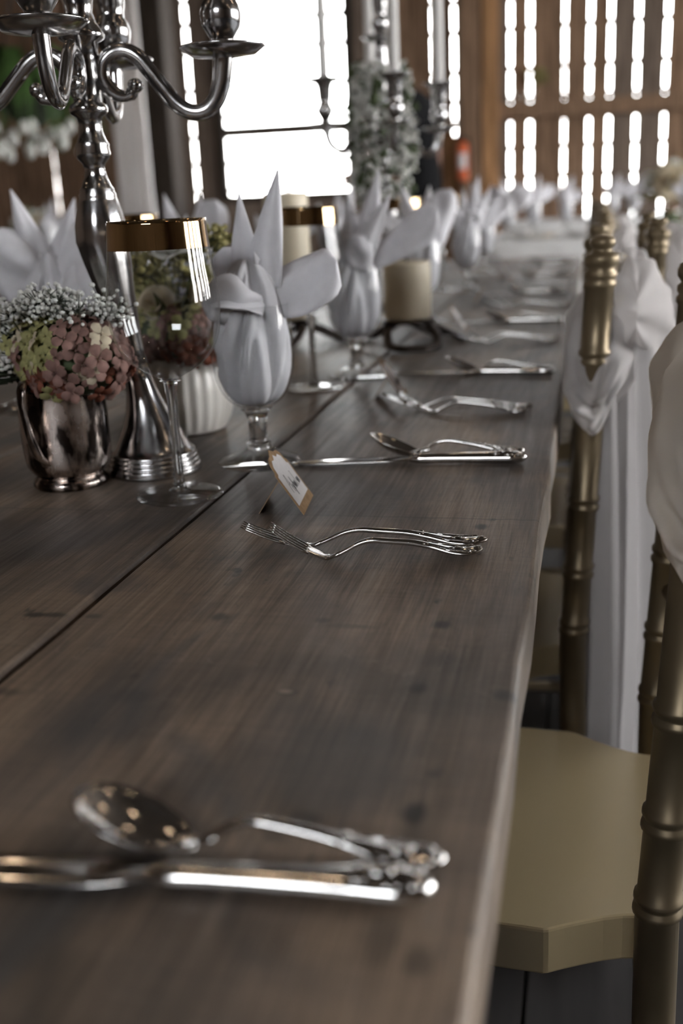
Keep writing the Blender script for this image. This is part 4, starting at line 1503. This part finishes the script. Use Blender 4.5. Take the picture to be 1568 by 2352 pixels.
plate('gold-edged white plate beyond the end of the plank table, left one', -.28, 5.36)
plate('gold-edged white plate beyond the end of the plank table, right one', .0, 5.36)

# ------------------------------------------------------------------ things along the far wall
# hanging basket at upper left
hb = thing('hanging_basket', 'hanging basket of bright green fronds and pale blossoms, upper left', 'plant', (0, 0, 0))
pc = Pl(70, 200, 4.4)
hb.location = pc
rng = random.Random(31)
MB().lathe([(.03, -.16), (.10, -.12), (.14, -.02), (.15, .03), (.14, .03), (.02, -.10)], 24).build('basket', 'twig', hb)
for k in range(3):
    a = 2 * PI * k / 3
    MB().tube([(.14 * cos(a), .14 * sin(a), .03), (0, 0, .5), (0, 0, HC - pc.z)], .004, 5).build('chain', 'iron', hb)
g = MB()
for i in range(150):
    a = rng.uniform(0, 2 * PI)
    L = rng.uniform(.14, .30)
    up = rng.uniform(.02, .12)
    b0 = Vector((.06 * cos(a), .06 * sin(a), .03))
    pts = [b0, b0 + Vector((L * .5 * cos(a), L * .5 * sin(a), up)), b0 + Vector((L * .85 * cos(a), L * .85 * sin(a), up - L * .55)), b0 + Vector((L * .95 * cos(a), L * .95 * sin(a), up - L * 1.1))]
    pts = smoothline(pts, 3)
    sd = Vector((-sin(a), cos(a), 0))
    rows = [[p + sd * (.018 * (1 - abs(2 * k / (len(pts) - 1) - .8)) * s) for s in (-1, 0, 1)] for k, p in enumerate(pts)]
    g.sheet(rows)
g.build('fronds', 'fern', hb)['kind'] = 'stuff'
g = MB()
for i in range(34):
    a = rng.uniform(0, 2 * PI); q = rng.uniform(.08, .26)
    g.blob((q * cos(a), q * sin(a), rng.uniform(-.27, -.15)), rng.uniform(.014, .026), 0, (1, .8, 1.4), 8, 5)
g.build('blossoms', 'white', hb)['kind'] = 'stuff'

# jar of flowers on the wall rail
jp = Pl(1222, 233, WALLY - .08)
jr = thing('flower_jar', 'small glass jar of flowers standing on the wall rail', 'jar', (jp.x, WALLY - .075, zr2 + .065), 0)
MB().lathe([(.034, 0), (.04, .01), (.04, .10), (.033, .115), (.035, .13)], 20, cap=(True, False)).build('jar', 'glass', jr)
g = MB()
for i in range(40):
    a = rng.uniform(0, 2 * PI)
    g.blob((rng.uniform(0, .1) * cos(a) + .03, rng.uniform(0, .05) * sin(a), .14 + rng.uniform(0, .12)), rng.uniform(.01, .02), 0, (1, 1, 1), 6, 4)
g.build('flowers', 'olive', jr)['kind'] = 'stuff'
o = MB().lathe([(.03, 0), (.036, .01), (.036, .09), (.03, .10)], 18, cap=(True, False)).build('glass_votive', 'glass', None, loc=(jp.x - .12, WALLY - .075, zr2 + .066))
tag(o, 'small clear glass left of the flower jar on the wall rail', 'glass')

# fire extinguisher hung on the post by its bracket
ep = Pl(1062, 365, WALLY - .36)
ex = thing('fire_extinguisher', 'orange-red fire extinguisher with a white label on the wall post', 'extinguisher', (ep.x, WALLY - .33, ep.z - .18), 0)
MB().lathe([(.036, 0), (.045, .01), (.046, .02), (.046, .27), (.04, .30), (.022, .32), (.015, .33)], 26).build('cylinder', 'red', ex)
MB().lathe([(.014, .325), (.016, .355), (.010, .365)], 14).build('valve', 'rubber', ex)
MB().box((0, -.02, .37), (.02, .09, .015)).build('lever', 'rubber', ex, smooth=False, bevel=.003)
MB().tube(smoothline([(.015, 0, .345), (.055, -.01, .33), (.062, -.01, .2), (.058, -.01, .08)], 5), .008, 8).build('hose', 'rubber', ex)
MB().box((0, .055, .2), (.03, .03, .16)).build('bracket', 'iron', ex, smooth=False)
lb = MB()
lb.sheet([[(.0468 * cos(a), .0468 * sin(a), z) for a in [(-PI / 2 - .75 + 1.5 * k / 10) for k in range(11)]] for z in (.10, .225)])
lb.build('paper_label', 'paper', ex)


# ------------------------------------------------------------------ the person behind the far candelabra
def skin_mesh(name, joints, edges, m, parent, sub=2):
    me = bpy.data.meshes.new(name)
    me.from_pydata([j[0] for j in joints], edges, [])
    o = bpy.data.objects.new(name, me)
    COL.objects.link(o)
    o.parent = parent
    md = o.modifiers.new('skin', 'SKIN')
    md.use_smooth_shade = True
    for v, j in zip(me.skin_vertices[0].data, joints):
        v.radius = (j[1], j[2] if len(j) > 2 else j[1])
    me.skin_vertices[0].data[0].use_root = True
    s2 = o.modifiers.new('sub', 'SUBSURF'); s2.levels = sub; s2.render_levels = sub
    me.materials.append(MAT[m])
    return o


pp = Pl(955, 300, 6.0)
pr = thing('person', 'person in black clothes seen from the side, leaning left behind the far candelabra', 'person', (pp.x, 6.0, 0), 0)
# facing -x, leaning forward, forearms reaching to a table
J = [((.02, 0, .95), .085, .12), ((.03, 0, 1.12), .08, .11), ((.02, 0, 1.30), .085, .125), ((-.03, 0, 1.43), .065, .10), ((-.09, 0, 1.485), .05, .05), ((-.14, 0, 1.515), .048, .048),   # 0-5 trunk, neck
     ((-.175, 0, 1.55), .075, .068), ((-.20, 0, 1.605), .088, .074), ((-.205, 0, 1.665), .075, .066)]
E = [(0, 1), (1, 2), (2, 3), (3, 4), (4, 5), (5, 6), (6, 7), (7, 8)]
for s in (-1, 1):
    b0 = len(J)
    J += [((-.01, s * .155, 1.42), .044), ((-.05, s * .20, 1.17), .038), ((-.27, s * .17, 1.10), .034), ((-.34, s * .155, 1.09), .026)]
    E += [(3, b0), (b0, b0 + 1), (b0 + 1, b0 + 2), (b0 + 2, b0 + 3)]
    for f_ in range(4):
        q = len(J)
        yy = s * (.155 + (f_ - 1.5) * .019)
        ln = (.058, .068, .064, .05)[f_]
        J += [((-.385, yy, 1.085), .0095), ((-.385 - ln * .55, yy, 1.075), .0085), ((-.385 - ln, yy, 1.055), .007)]
        E += [(b0 + 3, q), (q, q + 1), (q + 1, q + 2)]
    q = len(J)
    J += [((-.36, s * .118, 1.085), .0105), ((-.395, s * .105, 1.075), .009)]
    E += [(b0 + 3, q), (q, q + 1)]
    q = len(J)
    J += [((.02, s * .09, .88), .095), ((.0, s * .095, .50), .062), ((.03, s * .095, .10), .042), ((-.10, s * .10, .035), .034)]
    E += [(0, q), (q, q + 1), (q + 1, q + 2), (q + 2, q + 3)]
body = skin_mesh('body', J, E, 'skin', pr)
hd = MB()
hd.blob((-.290, 0, 1.585), .014, 0, (1.3, .8, 1.2), 10, 6)
hd.build('nose', 'skin', pr)
for s in (-1, 1):
    MB().blob((-.272, s * .032, 1.615), .011, 0, (.6, 1, .7), 10, 6).build('eye', 'eye', pr)
    MB().blob((-.190, s * .074, 1.600), .022, 0, (.8, .4, 1.3), 10, 6).build('ear', 'skin', pr)
MB().blob((-.268, 0, 1.548), .014, 0, (.5, 1.6, .4), 10, 6).build('mouth', 'rust', pr)
MB().blob((-.178, 0, 1.655), .096, 0, (1, .88, .95), 20, 12).build('hair', 'hair', pr)
SJ = [((.025, 0, .87), .14, .185), ((.025, 0, .98), .125, .165), ((.03, 0, 1.12), .108, .148), ((.02, 0, 1.30), .118, .165), ((-.025, 0, 1.435), .105, .155), ((-.075, 0, 1.475), .06, .06)]
SE = [(0, 1), (1, 2), (2, 3), (3, 4), (4, 5)]
for s in (-1, 1):
    b0 = len(SJ)
    SJ += [((-.01, s * .165, 1.435), .088), ((-.045, s * .199, 1.185), .074), ((-.14, s * .185, 1.135), .052), ((-.30, s * .165, 1.096), .047), ((-.335, s * .156, 1.09), .040)]
    SE += [(4, b0), (b0, b0 + 1), (b0 + 1, b0 + 2), (b0 + 2, b0 + 3), (b0 + 3, b0 + 4)]
skin_mesh('black_shirt', SJ, SE, 'black', pr)
TJ = [((.02, 0, .95), .12, .16)]
TE = []
for s in (-1, 1):
    b0 = len(TJ)
    TJ += [((.02, s * .09, .86), .105), ((.0, s * .095, .50), .078), ((.03, s * .095, .09), .062)]
    TE += [(0, b0), (b0, b0 + 1), (b0 + 1, b0 + 2)]
skin_mesh('black_trousers', TJ, TE, 'black', pr)
for s in (-1, 1):
    MB().blob((-.04, s * .098, .038), .05, 0, (2.3, .95, .75), 14, 8).build('shoe', 'rubber', pr)
